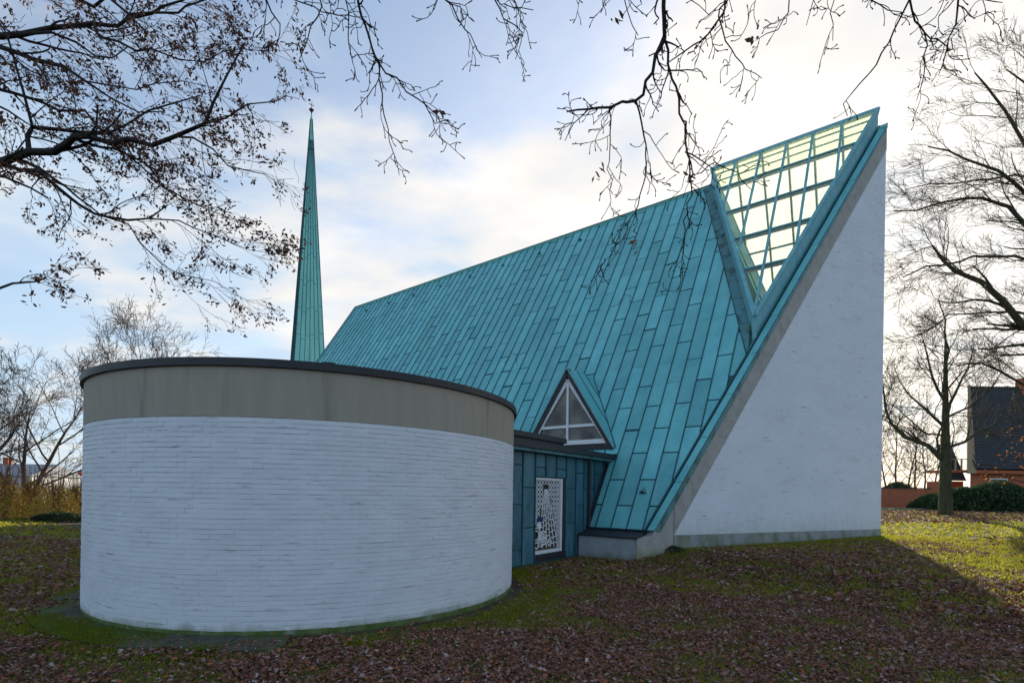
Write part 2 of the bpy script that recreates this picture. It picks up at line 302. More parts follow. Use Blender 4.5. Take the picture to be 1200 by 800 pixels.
tag(mk('moss',np.stack([c-sx,c+sx,tip],1).reshape(-1,3),np.arange(n*3).reshape(-1,3),M['blade'],kind='stuff',col=np.repeat(np.array([.14,.19,.012])*(1-g)+np.array([.24,.26,.02])*g,3,0)),'bright green moss cushions over the paving slabs around the round chapel','moss')
# ------------------------------------------------------------------ round chapel
ch=empty('round_chapel',(CYL[0],CYL[1],-.4),'low round white painted brick building with grey concrete band and dark flat roof rim','building')
def ring(r0,r1,z0,z1,n=180,name='ring',m=None,parent=ch,nudge=None):
    V=[];Fs=[]
    for i in range(n):
        a=2*math.pi*i/n; c,s=math.cos(a),math.sin(a); V+=[(r0*c,r0*s,z0),(r1*c,r1*s,z0),(r1*c,r1*s,z1),(r0*c,r0*s,z1)]
        j=(i+1)%n
        for k in range(4): Fs.append((i*4+k,j*4+k,j*4+(k+1)%4,i*4+(k+1)%4))
    return mk(name,V,[f[::-1] for f in Fs] if False else Fs,m,parent)
ZB=-.31; CH_=.0745; NC=42; ztop=ZB+NC*.0750
wall=ring(CR-.4,CR-.0055,0.0,ztop+.4,name='wall',m=M['mortar'])
def brick_mesh(L,H,D,bev=.0035):
    # local: x along, y outward, z up ; origin centre of back
    x,z=L/2,H/2
    V=[(-x,0,-z),(x,0,-z),(x,0,z),(-x,0,z),(-x,D-bev,-z),(x,D-bev,-z),(x,D-bev,z),(-x,D-bev,z),(-x+bev,D,-z+bev),(x-bev,D,-z+bev),(x-bev,D,z-bev),(-x+bev,D,z-bev)]
    q=[(0,1,5,4),(1,2,6,5),(2,3,7,6),(3,0,4,7),(4,5,9,8),(5,6,10,9),(6,7,11,10),(7,4,8,11),(8,9,10,11)]
    return V,[f[::-1] for f in q]
nb=108; dphi=2*math.pi/nb; BL=2*CR*math.sin(dphi/2)
vb,fb=brick_mesh(BL+.0004,.0750-.0065,.012)
bm_shared=[]
for k in range(4):
    me=bpy.data.meshes.new('brick'); D=.010+.0022*k; v2,f2=brick_mesh(BL+.0004,.0750-[.003,.006,.0035,.0065][k],D); me.from_pydata(v2,[],f2); me.materials.append(M['brick']); bm_shared.append(me)
cand=[]; camdir=math.atan2(-CYL[1],-CYL[0])
rowsh=[random.uniform(-.0018,.001) for _ in range(NC)]
for r_ in range(NC):
    for i_ in range(nb):
        a=(i_+.5*(r_%2)+.0)*dphi; z=(r_+.5)*.0750+.09
        da=abs((a-camdir+math.pi)%(2*math.pi)-math.pi); cand.append((da+abs(r_-20)*.008,a,z,r_))
cand.sort(key=lambda c:c[0]); big=MB(); VV=[];FF=[];nn=0
for idx,(w_,a,z,r_) in enumerate(cand):
    rad=CR-.0105+rowsh[r_]
    p=(rad*math.cos(a),rad*math.sin(a),z)
    if idx<300:
        o=bpy.data.objects.new('brick',random.choice(bm_shared)); sc.collection.objects.link(o); o.parent=wall; o.location=p; o.rotation_euler=(random.uniform(-.006,.006),random.uniform(-.003,.003),a-math.pi/2)
    else:
        k=random.randrange(4); D=.010+.0022*k; hh=.0750-[.003,.006,.0035,.0065][k]
        v=np.array(brick_mesh(BL+.0004,hh,D)[0]); ca,sa=math.cos(a-math.pi/2),math.sin(a-math.pi/2)
        VV.append(np.stack([v[:,0]*ca-v[:,1]*sa+p[0],v[:,0]*sa+v[:,1]*ca+p[1],v[:,2]+p[2]],1)); FF.append(np.array(fb)+nn); nn+=12
mk('brickwork',np.concatenate(VV),np.concatenate(FF),M['brick'],wall,'stuff')
ring(CR-.2,CR+.004,ztop+.4+.004,3.98,name='concrete_band',m=M['conc'])
ring(CR-.35,CR+.06,3.985,4.10,name='roof_rim',m=M['dark'])
V=[(0,0,4.03)]+[((CR-.3)*math.cos(2*math.pi*i/90),(CR-.3)*math.sin(2*math.pi*i/90),4.03) for i in range(90)]
mk('flat_roof',V,[(0,1+i,1+(i+1)%90) for i in range(90)],M['bitumen'],ch)
ring(CR-.3,CR+.0045,-.25,.10,name='plinth_course',m=mat('mossy_plinth',(.15,.19,.08),(.07,.12,.02),5,(1,1,.5),.9,.4,40,stains=[((.3,.33,.3),3,(1,1,1),.58,.68,.7)]))
cx0=at(88,453,14.2)-Vector((CYL[0],CYL[1],-.4))
q_=Vector((math.cos(math.atan2(11.667,-4.3)+1.25),math.sin(math.atan2(11.667,-4.3)+1.25),0))
MB().tube([q_*(CR-.05)+Vector((0,0,3.85)),q_*(CR+.3)+Vector((0,0,3.84))],.012,6).build('drain_spout',M['dark'],ch)
aa_=math.atan2(-CYL[1],-CYL[0]); pv=Vector((math.cos(aa_+.0),math.sin(aa_+.0),0)); tv=Vector((-pv.y,pv.x,0))
MB().bar(pv*(CR-.1)-tv*.09+Vector((0,0,4.115)),pv*(CR-.1)+tv*.09+Vector((0,0,4.115)),.2,.03).build('rim_joint_cover',M['dark'],ch)
# ring of paving slabs at the foot
pr_=mk('paving_ring',*(lambda n:( [((CR-.1+(.3 if k else 0))*math.cos(2*math.pi*i/n),(CR-.1+(.80 if k else 0))*math.sin(2*math.pi*i/n),-.395) for i in range(n) for k in (0,1)],[(2*i,2*i+1,(2*i+3)%(2*n),(2*i+2)%(2*n)) for i in range(n)]))(96),M['ground'],None,'structure',loc=(CYL[0],CYL[1],0))
M['slab']=mat('mossy_slab',(.10,.095,.075),(.06,.06,.045),5,rough=.95,bump=.7,bscale=35,stains=[((.06,.095,.012),1.4,(1,1,1),.42,.56,.92)],rand=.25,bdist=.012)
ns=38
for i in range(ns):
    if not 5<((math.degrees(camdir)-math.degrees(2*math.pi*(i+.5)/ns))%360)<125: continue
    a0=2*math.pi*(i+.015)/ns; a1=2*math.pi*(i+.985)/ns; m_=MB(); P=[]
    r1=CR+.62+random.uniform(-.13,.10); dz=random.uniform(-.012,.012)
    for a,r in((a0,CR+.015),(a0,r1),((a0+a1)/2,r1),(a1,r1),(a1,CR+.015)): P.append((r*math.cos(a),r*math.sin(a),-.392+dz*(r-CR)))
    m_.prism(P,(0,0,.032+random.uniform(0,.008))); m_.build('paving_slab',M['slab'],pr_)

# ------------------------------------------------------------------ church nave
cc=Wd(0,18); K=1.55; SX=Vector((.5421,0,.8403)); ON=Vector((-.8403,0,.5421)); RTH=-math.atan(K)
church=empty('church_nave',Pr,'tall steep copper roofed church with pointed prow and white brick gable','church',rz=RZ)
EV=-11.25; SR=20.75
def RP(y,s,o=0,mir=1):
    p=Vector((EV,0,.60))+SX*s+ON*o; return Vector((p.x*mir,y,p.z))
GV=lambda s:5.85-.2819*s         # verge line
LV=lambda s:1.419+.2863*s        # left edge of the skylight
SB=8.35
for mir in (1,-1):
    P=[(GV(0)+.02,0),(37.8,0),(37.8,SR),(7.36,SR),(3.83,SB),(.3,SR),(.02,SR)]
    m_=MB(); top=[RP(y,s,0,mir) for y,s in P]; bot=[RP(y,s,-.28,mir) for y,s in P]; n=len(P)
    m_.add(top+bot,[tuple(range(n)),tuple(range(2*n-1,n-1,-1))]+[(i,(i+1)%n,(i+1)%n+n,i+n) for i in range(n)],0)
    rf=m_.build('roof',M['seam'] if mir==1 else [M['copperS']],church)
    if mir==1: roof=rf
# sheets
PW=.5785; y0s=5.05-PW*12
def sheet_geom(P,yedge):
    """P polygon (y,s) shrunk; returns verts in (s,y,o) local frame"""
    m_=MB(); P3=[(s,y,.004) for y,s in P]; m_.prism(P3,(0,0,.018),0)
    return m_
def shrink(y0,y1,s0,s1): return [(y0+.017,s0+.030),(y1-.017,s0+.030),(y1-.017,s1-.030),(y0+.017,s1-.030)]
sheets=[]
ci=0; y=y0s
while y<37.8-.1:
    y1=min(y+PW,37.8); ph=.93 if round((y-5.05)/PW)%2 else 2.05
    # column [5.05,5.63] has joints 0.93+..., offsets alternate
    js=[0]+[ph+2.28*k+random.uniform(-.03,.03) for k in range(10) if ph+2.28*k<SR-.25]+[SR]
    for s0,s1 in zip(js[:-1],js[1:]):
        P=shrink(y,y1,s0,s1); A0=area2(P)
        P=clip(P,1,.2819,-(5.85+.33)); P=clip(P,1,-.2863,-(1.419+.40)) if P else P
        if len(P)>2 and area2(P)>.03:
            cy_=sum(p[0] for p in P)/len(P); cs_=sum(p[1] for p in P)/len(P); wp=Wd(*RP(cy_,cs_))
            full=abs(area2(P)-A0)<1e-6
            sheets.append(((wp-Vector((0,0,EYE))).length,P,full,y,y1,s0,s1))
    y+=PW
# those hidden behind the round building or under the annex rank last
def hid(t):
    _,P,f,y,y1,s0,s1=t; return (s1<4.6 and y>8.4) 
sheets.sort(key=lambda t:(hid(t),t[0])); cache={}
def seam_box(m_,ya,s0,s1): m_.prism([(s0,ya-.018,.0),(s1,ya-.018,.0),(s1,ya+.018,.0),(s0,ya+.018,.0)],(0,0,.05),1)
restV=[];restF=[];restM=[];restC=[];nv=0
for idx,(d,P,full,y,y1,s0,s1) in enumerate(sheets):
    if idx<300:
        if full:
            key=round(s1-s0,1); oy,os_=y,s0
            kk=(key,random.randrange(3))
            if kk not in cache:
                m_=sheet_geom(shrink(0,PW,0,s1-s0),None); seam_box(m_,PW,0,s1-s0)
                t_=np.random.default_rng(len(cache)).uniform(.9,1.08)
                o_=m_.build('copper_sheet',[M['copper'],M['seam']]); 
                at_=o_.data.color_attributes.new('col','FLOAT_COLOR','POINT'); at_.data.foreach_set('color',[t_,t_,t_,1]*len(o_.data.vertices))
                cache[kk]=o_.data; bpy.data.objects.remove(o_)
            o=bpy.data.objects.new('copper_sheet',cache[kk]); sc.collection.objects.link(o); o.parent=roof
            p=RP(y,s0); o.location=p; 
            # small scale fix so each sheet keeps its own length
            o.scale=((s1-s0)/key if kk in cache and False else 1,1,1); o.rotation_euler=(random.uniform(-.002,.002),RTH,0)
        else:
            m_=sheet_geom(P,None); e=[p[1] for p in P if abs(p[0]-(y1-.017))<1e-4]
            if len(e)>=2: seam_box(m_,y1,min(e),max(e))
            o=m_.build('copper_sheet',[M['copper'],M['seam']],roof); o.rotation_euler=(0,RTH,0); o.location=RP(0,0)
            at_=o.data.color_attributes.new('col','FLOAT_COLOR','POINT'); at_.data.foreach_set('color',[1,1,1,1]*len(o.data.vertices))
    else:
        m_=sheet_geom(P,None); e=[p[1] for p in P if abs(p[0]-(y1-.017))<1e-4]
        if len(e)>=2: seam_box(m_,y1,min(e),max(e))
        t_=random.uniform(.84,1.12); restV+=m_.v; restF+=[tuple(i+nv for i in f) for f in m_.f]; restM+=m_.m; restC+=[(t_,t_,t_)]*len(m_.v); nv+=len(m_.v)
if restV:
    o=mk('copper_cladding',restV,restF,[M['copper'],M['seam']],roof,'stuff',col=np.array(restC),mi=restM); o.rotation_euler=(0,RTH,0); o.location=RP(0,0)
def rp_prism(P,o0,h,name,m,parent=roof):
    mb=MB(); mb.prism([(s,y,o0) for y,s in P],(0,0,h)); o=mb.build(name,m,parent); o.rotation_euler=(0,RTH,0); o.location=RP(0,0); return o
def withcol(o):
    at_=o.data.color_attributes.new('col','FLOAT_COLOR','POINT'); at_.data.foreach_set('color',[1,1,1,1]*len(o.data.vertices)); return o
# verge strip pieces, raised edge, gutter
s=0.0
while s<SR-.05:
    e=min(s+1.9,SR-.02)
    withcol(rp_prism([(GV(s)-.03,s+.01),(GV(e)-.03,e-.01),(GV(e)+.20,e-.01),(GV(s)+.20,s+.01)],.002,.045,'verge_sheet',M['copper'])); s+=1.9
rp_prism([(GV(0)+.235,0),(GV(SR)+.235,SR),(GV(SR)+.275,SR),(GV(0)+.275,0)],.0,.085,'verge_seam',M['seam'])
rp_prism([(GV(7.8)+.28,7.8),(GV(SR)+.28,SR),(GV(SR)+.36,SR),(GV(7.8)+.36,7.8)],.0,.02,'valley_gutter',M['copperF'])
# flashing left of the skylight in lengths
s=7.75
while s<SR-.05:
    e=min(s+1.6,SR)
    rp_prism([(max(LV(s)-.02,GV(s)+.3),s+.01),(LV(s)+.385,s+.01),(LV(e)+.385,e-.01),(max(LV(e)-.02,GV(e)+.3),e-.01)],.006,.03,'flashing',M['copperF']); s+=1.6
rp_prism([(LV(7.4)+.39,7.4),(LV(SR)+.39,SR),(LV(SR)+.415,SR),(LV(7.4)+.415,7.4)],.0,.05,'flashing_seam',M['seam'])
# ridge capping
MB().prism([(-.1,7.4,17.98),(0,7.4,18.10),(.1,7.4,17.98)],(0,30.42,0)).build('ridge_cap',M['seam'],church)
# far gable verge trim
rp_prism([(37.78,0),(37.78,SR),(37.86,SR),(37.86,0)],-.1,.16,'far_verge',M['seam'])
# vents
def vent(y,s,sz=.13):
    mb=MB(); mb.add([(0,-sz,.02),(0,sz,.02),(0,0,.02+sz*1.25),(sz*2.0,0,.02)],[(0,1,2),(1,3,2),(3,0,2)],0)
    mb.add([(-.004,-sz*.62,.03),(-.004,sz*.62,.03),(-.004,0,.03+sz*.8)],[(0,2,1)],1)
    o=mb.build('roof_vent',[M['copperF'],M['seam']],roof); o.rotation_euler=(0,RTH,0); o.location=RP(y,s,.0)
for k in range(9): vent(35.29-2.94*k,19.42)
vent(6.54,1.45,.15)
# skylight -------------------------------------------------------------
GZ=.86
def GP(y,v,dz=0,mir=1): return Vector((v*mir,y,18.04+GZ+K*v+dz))
YL=lambda v:7.36+v*.5286; YR=lambda v:.3-v*.527      # v negative
VT=-6.70
sk=bpy.data.objects.new('skylight',None); sc.collection.objects.link(sk); sk.parent=church
rails=[0,-1.25,-2.52,-3.79,-5.06,VT]; mull=[6.13,4.97,3.85,2.76,1.63]
for mir in (1,-1):
    nvec=Vector((-.8403*mir,0,.5421))
    # curbs (vertical faces between roof and glass) both sides
    for fn,side in ((YL,1),(YR,-1)):
        nseg=5
        for k in range(nseg):
            v0=VT*k/nseg; v1=VT*(k+1)/nseg-.0; th=.07*side*-1
            P=[Vector((v0*mir,fn(v0),18.04+K*v0-.05)),Vector((v1*mir,fn(v1),18.04+K*v1-.05)),Vector((v1*mir,fn(v1),18.04+GZ+K*v1-.03)),Vector((v0*mir,fn(v0),18.04+GZ+K*v0-.03))]
            e=Vector((0,th,0)); cen=sum(P,Vector())/4
            P=[cen+(p-cen)*.997 for p in P]
            MB().prism(P,e).build('curb_sheet',M['copperL'],sk)
        # frame member on the glass edge
        a=GP(fn(0),0,.0,mir); b=GP(fn(VT),VT,.0,mir)
        MB().bar(a,b,.15,.09,nvec).build('edge_frame',M['copperL'],sk)
    for v in rails[1:-1]:
        of_=.005 if mir==1 else .05; a=GP(YL(v)-.08,v,0,mir)+nvec*of_; b=GP(YR(v)+.08,v,0,mir)+nvec*of_; MB().bar(a,b,.085,.07,nvec).build('glazing_rail',M['copperL'],sk)
        a-=nvec*.12; b-=nvec*.12
        if mir==1: MB().bar(a,b,.07,.12,nvec).build('inner_rail',M['inner'],sk)
    for ym in mull:
        vb_=-(7.36-ym)/.5286 if ym>3.83 else -(ym-.3)/.527
        of_=.012 if mir==1 else .06; a=GP(ym,-.03,0,mir)+nvec*of_; b=GP(ym,vb_+.1,0,mir)+nvec*of_; MB().bar(a,b,.095,.09,nvec).build('glazing_bar',M['copperL'],sk)
    # panes
    ys=[8]+mull+[-1]
    for r_ in range(5):
        va,vb2=rails[r_]-.03,rails[r_+1]+.03
        for c in range(6):
            ya,yb=ys[c]-.03,ys[c+1]+.03   # ya>yb ; polygon coords (y,v)
            P=[(ya,va),(yb,va),(yb,vb2),(ya,vb2)]
            P=clip(P,-1,.5286,7.36-.06); P=clip(P,1,.527,-(.3+.06)) if P else P
            if len(P)>2 and area2(P)>.01:
                MB().prism([GP(y,v,0,mir)-nvec*.012 for y,v in P],nvec*.012).build('pane',(M['glassY'] if r_==0 else M['glassS']) if mir==1 else M['glassM'],sk)
# ridge frame of skylight
MB().prism([(-.13,.28,18.75),(0,.28,18.97),(.13,.28,18.75)],(0,7.1,0)).build('ridge_frame',M['copperL'],sk)
MB().bar((-.30,.45,18.30),(-.30,7.2,18.30),.05,.06).build('ridge_beam',M['copperL'],sk)
MB().bar((.30,.45,18.30),(.30,7.2,18.30),.05,.06).build('ridge_beam',M['copperL'],sk)
# white lining under the opening, inside the nave
for yy,th in ((7.9,.1),):
    MB().prism([(-9,yy,3.5),(9,yy,3.5),(0,yy,17.4)],(0,th,0)).build('inner_wall',M['inner'],church)
# gable wall ------------------------------------------------------------
QV=Vector((-.887,.461,0)); GN=Vector((-.461,-.887,0))   # along the wall from the prow, outward normal
TW=11.84; ZP=.455; ZW=16.96
for mir in (1,-1):
    q=Vector((QV.x*mir,QV.y,0)); g=Vector((GN.x*mir,GN.y,0))
    def WP(t,z,o=0): return q*t+g*o+Vector((0,0,z))
    gw=MB().prism([WP(0,-.6,-.012),WP(TW,-.6,-.012),WP(TW,ZP,-.012),WP(0,ZW,-.012)],-g*.3).build('gable_wall',M['mortar'] if mir==1 else M['brickw'],church)
    if mir==1:
        # concrete beam along the verge, ending in the plinth
        zc=lambda t:18.0-1.553*.887*t
        outer=[(13.38,-.9),(13.38,.36),(12.76,.46),(0,zc(0)-.03),(0,ZW),(TW,ZP),(TW,-.9)]
        MB().prism([WP(t,z,.02) for t,z in outer],-g*.30).build('verge_beam',M['beam'],church)
        MB().prism([WP(0,18.02,.05),WP(12.62,18.02-1.3775*12.62,.05),WP(12.45,17.90-1.392*12.45,.05),WP(0,17.90,.05)],-g*.025).build('verge_fascia',M['copperF'],church)
        MB().prism([WP(.0,-.9,.012),WP(TW-.012,-.9,.012),WP(TW-.012,ZP-.004,.012),WP(.0,ZP-.004,.012)],-g*.2).build('base_course',M['base'],church)
        MB().bar(WP(TW-.004,-.5,.024),WP(TW-.004,1.55,.024),.012,.008,g).build('expansion_joint',M['dark'],church)
        VV=[];FF=[];nn=0; r_=0; z=ZP; fbn=np.array(fb)
        while z<ZW-.1:
            tl=TW*(1-(z+.07-ZP)/(ZW-ZP)); t=(-.125 if r_%2 else 0)
            off=random.uniform(-.001,.001)
            while t<tl:
                t0=max(t,.0);t1=min(t+.25,tl)
                if t1-t0>.03:
                    D=random.choice((.0122,.013,.0135,.014)); L_=t1-t0-.002; v=np.array(brick_mesh(L_,.0745-random.choice((.004,.005,.008)),D)[0])
                    c=(t0+t1)/2; pts=v[:,0:1]*np.array(-q)+v[:,1:2]*np.array(g)+v[:,2:3]*np.array([0,0,1.])+np.array(WP(c,z+.037,-.014+off))
                    VV.append(pts); FF.append(fbn+nn); nn+=12
                t+=.25
            z+=.0745; r_+=1
        mk('brickwork',np.concatenate(VV),np.concatenate(FF),M['brickw'],gw,'stuff')
    else:
        MB().prism([WP(13.38,-.9,.02),WP(13.38,.36,.02),WP(12.76,.46,.02),WP(0,17.9,.02),WP(0,ZW,.02),WP(TW,ZP,.02),WP(TW,-.9,.02)],-g*.3).build('verge_beam',M['beam'],church)
# prow tip: copper cap between verge and skylight
MB().prism([(-.20,.02,17.66),(0.0,-.06,18.12),(.20,.02,17.66)],(0,.42,-.02)).build('prow_cap',M['copperL'],church)
# plinth box under the eave
MB().prism([(-11.87,6.20,-.9),(-11.3,5.95,-.9),(-11.0,8.26,-.9),(-11.87,8.26,-.9)],(0,0,1.26)).build('plinth',M['plinth'],church)
MB().prism([(-11.93,8.27,.36),(-11.93,6.13,.36),(-11.93,6.13,.40),(-11.16,5.76,.60),(-11.16,8.27,.60)][:0] or [(-11.93,6.14,.365),(-11.93,6.14,.41),(-11.13,6.14,.585),(-11.13,6.14,.365)],(0,2.13,0)).build('eave_gutter',M['dark'],church)
# nave side wall behind the eave
MB().box((-11.0,6.3,-.9),(-10.7,37.6,.9)).build('side_wall',M['beam'],church)
MB().box((10.7,6.3,-.9),(11.0,37.6,.9)).build('side_wall',M['beam'],church)
MB().prism([(-10.9,37.5,-.9),(10.9,37.5,-.9),(10.9,37.5,.6),(0,37.5,17.6),(-10.9,37.5,.6)],(0,.15,0)).build('far_gable_wall',M['brickw'],church)
# dormer -----------------------------------------------------------------
dm=bpy.data.objects.new('dormer',None); sc.collection.objects.link(dm); dm.parent=church
DY=10.28; DV=-9.40; DZ=6.90; HW=2.12; ZF=3.58
vr=(DZ-18.04)/K
for sgn in (-1,1):
    foot_v=(ZF-18.04)/K
    A=Vector((DV,DY,DZ)); B=Vector((DV,DY+sgn*HW,ZF)); C=Vector((foot_v+.02,DY+sgn*HW,ZF)); D=Vector((vr,DY,DZ))
    nrm=(B-A).cross(D-A).normalized(); nrm=nrm if nrm.z>0 else -nrm
    MB().prism([A,B,C,D],-nrm*.05).build('dormer_roof',M['seam'],dm)
    # standing seam sheets running down the dormer slope, cut by the valley
    down=(B-A).normalized(); back=Vector((1,0,0)); Ld=(B-A).length; Lt=vr-DV
    nS=3
    for k in range(nS):
        b0=Lt*k/nS; b1=Lt*(k+1)/nS-.03; L0=Ld*(1-b0/Lt); L1=max(Ld*(1-b1/Lt),.02)
        P=[A+back*b0+nrm*.004,A+back*b1+nrm*.004,A+back*b1+down*L1+nrm*.004,A+back*b0+down*L0+nrm*.004]
        withcol(MB().prism(P,nrm*.022).build('copper_sheet',M['copper'],dm))
        if k: MB().bar(A+back*(b0-.015)+nrm*.02,A+back*(b0-.015)+down*(L0)+nrm*.02,.022,.05,nrm).build('standing_seam',M['seam'],dm)
    MB().bar(A-nrm*.10+Vector((-.02,0,0)),B-nrm*.10+Vector((-.02,0,0)),.10,.15,nrm).build('barge_board',M['dark'],dm)
    MB().bar(A+nrm*.005+Vector((-.04,0,0)),B+nrm*.005+Vector((-.04,0,0)),.12,.05,nrm).build('verge_trim',M['copperL'],dm)
    # lead valley
    MB().bar(D+ON*.03,Vector((foot_v,DY+sgn*HW,ZF))+ON*.03,.09,.03,ON).build('valley_strip',M['seam'],dm)
def TP(y,z,x=DV+.06): return Vector((x,y,z))
ap=6.50; bz=3.84; hw=1.80
MB().prism([TP(DY-HW+.05,ZF-.05,DV+.12),TP(DY+HW-.05,ZF-.05,DV+.12),TP(DY,DZ-.1,DV+.12)],(.05,0,0)).build('dormer_wall',M['dark'],dm)
wf=bpy.data.objects.new('window',None); sc.collection.objects.link(wf); wf.parent=church
wf.location=(0,0,0)
def bar2(y0,z0,y1,z1,w,name='frame_bar',th=.10): MB().bar(TP(y0,z0),TP(y1,z1),th,w,(0,-(z1-z0),(y1-y0)) if abs(z1-z0)>1e-6 else (0,0,1)).build(name,M['white'],wf)
W_=.18
bar2(DY-hw,bz,DY,ap-.06,W_,'window_frame'); bar2(DY+hw,bz,DY,ap-.06,W_,'window_frame'); bar2(DY-hw-.06,bz,DY+hw+.06,bz,W_+.02,'window_frame')
bar2(DY,bz+.05,DY,ap-.2,.09,'mullion',.085); bar2(DY-hw*.74,4.52,DY+hw*.74,4.52,.11,'transom',.09)
fy=lambda z:hw*(ap-.06-z)/(ap-.06-bz)
for sgn in(-1,1):
    MB().prism([TP(DY,bz,DV+.08),TP(DY+sgn*hw,bz,DV+.08),TP(DY+sgn*fy(4.52),4.52,DV+.08),TP(DY,4.52,DV+.08)],(.02,0,0)).build('pane',M['glassD'],wf)
    MB().prism([TP(DY,4.52,DV+.08),TP(DY+sgn*fy(4.52),4.52,DV+.08),TP(DY,ap-.1,DV+.08)],(.02,0,0)).build('pane',M['glassD'],wf)
MB().box((DV-.05,DY-HW+.1,ZF-.05),(DV+.03,DY+HW-.1,bz-.08)).build('window_sill',M['dark'],dm)
# lightning conductor hooks
MB().tube([RP(9.75,12.3,.03),RP(9.8,12.75,.12),RP(10.1,12.85,.16),RP(10.35,12.4,.05)],.013,5).build('conductor_loop',M['dark'],church)
MB().tube([RP(15.3,9.4,.03),RP(15.45,10.0,.12),RP(15.9,10.1,.14),RP(16.1,9.5,.04)],.013,5).build('conductor_loop',M['dark'],church)

# ------------------------------------------------------------------ connecting annex
an=empty('connecting_wing',Wd(-14,8.3,-.35),'small copper clad link with dark flat roof joining round chapel to the church','building',rz=RZ)
def AO(p): return Vector((p[0]+14,p[1]-8.3,p[2]+.35))
def abox(a,b,name,m,parent=an,mm=0): return MB().box(AO(a),AO(b)).build(name,m,parent)
wl=bpy.data.objects.new('wall',None)
mb=MB(); YW=8.335
WX0,WX1,WZ0,WZ1=-14.50,-12.70,-.10,2.27
for a,b in (((-19.5,YW,-.9),(WX0,YW+.25,3.05)),((WX1,YW,-.9),(-9.6,YW+.25,3.05)),((WX0,YW,-.9),(WX1,YW+.25,-.27)),((WX0,YW,WZ1),(WX1,YW+.25,3.05))): mb.box(AO(a),AO(b))
awall=mb.build('wall',M['seam'],an)
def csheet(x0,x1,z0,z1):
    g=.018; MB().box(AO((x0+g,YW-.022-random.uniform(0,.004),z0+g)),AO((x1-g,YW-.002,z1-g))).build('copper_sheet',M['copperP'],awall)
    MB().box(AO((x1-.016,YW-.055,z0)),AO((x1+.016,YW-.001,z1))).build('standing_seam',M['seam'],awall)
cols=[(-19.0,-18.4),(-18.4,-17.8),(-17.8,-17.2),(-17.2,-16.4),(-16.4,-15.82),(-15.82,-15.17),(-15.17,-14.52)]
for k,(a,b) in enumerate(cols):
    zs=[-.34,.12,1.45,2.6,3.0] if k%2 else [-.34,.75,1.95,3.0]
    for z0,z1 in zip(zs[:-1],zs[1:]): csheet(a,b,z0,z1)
for k,(a,b) in enumerate(((-14.52,-13.94),(-13.94,-13.32),(-13.32,-12.70))):
    zs=[2.29,3.0] if k==1 else [2.29,2.58,3.0]
    for z0,z1 in zip(zs[:-1],zs[1:]): csheet(a,b,z0,z1)
for k,(a,b) in enumerate(((-12.70,-12.07),(-12.07,-11.50),(-11.50,-10.72),(-10.72,-10.0))):
    zs=[-.34,.8,1.95,3.0] if k%2==0 else [-.34,1.4,2.5,3.0]
    if k>=2: zs=[.5,1.4,2.5,3.0] if k==3 else [.5,1.95,3.0]
    for z0,z1 in zip(zs[:-1],zs[1:]): csheet(a,b,z0,z1)
abox((-20,7.98,3.10),(-9.15,16,3.28),'lower_roof',M['dark'])
abox((-20,8.06,3.01),(-9.4,8.32,3.095),'eave_board',M['copperF'])
abox((-19.9,8.2,3.285),(-13.05,15,3.40),'upper_roof',M['dark'])
abox((-19.9,8.12,3.405),(-13.0,15,3.56),'upper_fascia',M['dark'])
abox((-19.9,8.4,3.565),(-13.1,15,3.58),'roof_felt',M['bitumen'])
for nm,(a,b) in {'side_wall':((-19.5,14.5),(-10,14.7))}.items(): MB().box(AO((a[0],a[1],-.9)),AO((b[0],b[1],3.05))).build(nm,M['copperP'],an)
MB().tube([AO((-11.22,8.22,.40)),AO((-11.22,8.22,3.12))],.055,10).build('downpipe',M['dark'],an)
# dark corner strip following the church roof edge
MB().bar(AO(RP(8.22,0,.03)),AO(RP(8.22,2.75,.03)),.09,.12,ON).build('abutment_strip',M['dark'],an)
# window: reveal, frame, lattice
wd=bpy.data.objects.new('window',None); sc.collection.objects.link(wd); wd.parent=an
def wbox(a,b,name,m): return MB().box(AO(a),AO(b)).build(name,m,wd)
wbox((WX0-.02,YW-.05,-.30),(WX1+.02,YW+.1,-.115),'sill',M['dark'])
wbox((-12.86,YW-.03,WZ0),(WX1-.001,YW+.2,WZ1),'reveal',M['dark'])
wbox((WX0,YW+.16,WZ0),(-12.87,YW+.2,WZ1-.003),'backing',mat('dark_backing',(.05,.04,.035),(.11,.07,.04),3,rough=.3))
wbox((WX0,YW+.02,WZ0),(WX0+.05,YW+.15,WZ1),'frame_post',M['white']); wbox((-12.98,YW+.0,WZ0),(-12.865,YW+.15,WZ1),'frame_post',M['white'])
wbox((WX0+.052,YW+.02,WZ0),(-12.982,YW+.15,WZ0+.10),'frame_rail',M['white']); wbox((WX0+.052,YW+.02,WZ1-.07),(-12.982,YW+.15,WZ1),'frame_rail',M['white'])
LY=YW+.06; lx0,lx1,lz0,lz1=WX0+.05,-12.98,WZ0+.10,WZ1-.07; LW=lx1-lx0; LH=lz1-lz0
def LP(u,v): return AO((lx0+u*LW,LY,lz0+v*LH))
lat=bpy.data.objects.new('lattice_screen',None)
mb=MB()
def lb(u0,v0,u1,v1,w=.03): mb.bar(LP(u0,v0),LP(u1,v1),.03,w,(u1-u0 and -(v1-v0) or 1,0,u1-u0) if False else (0,1,0)) if False else mb.bar(LP(u0,v0),LP(u1,v1),w,.03,(0,1,0))
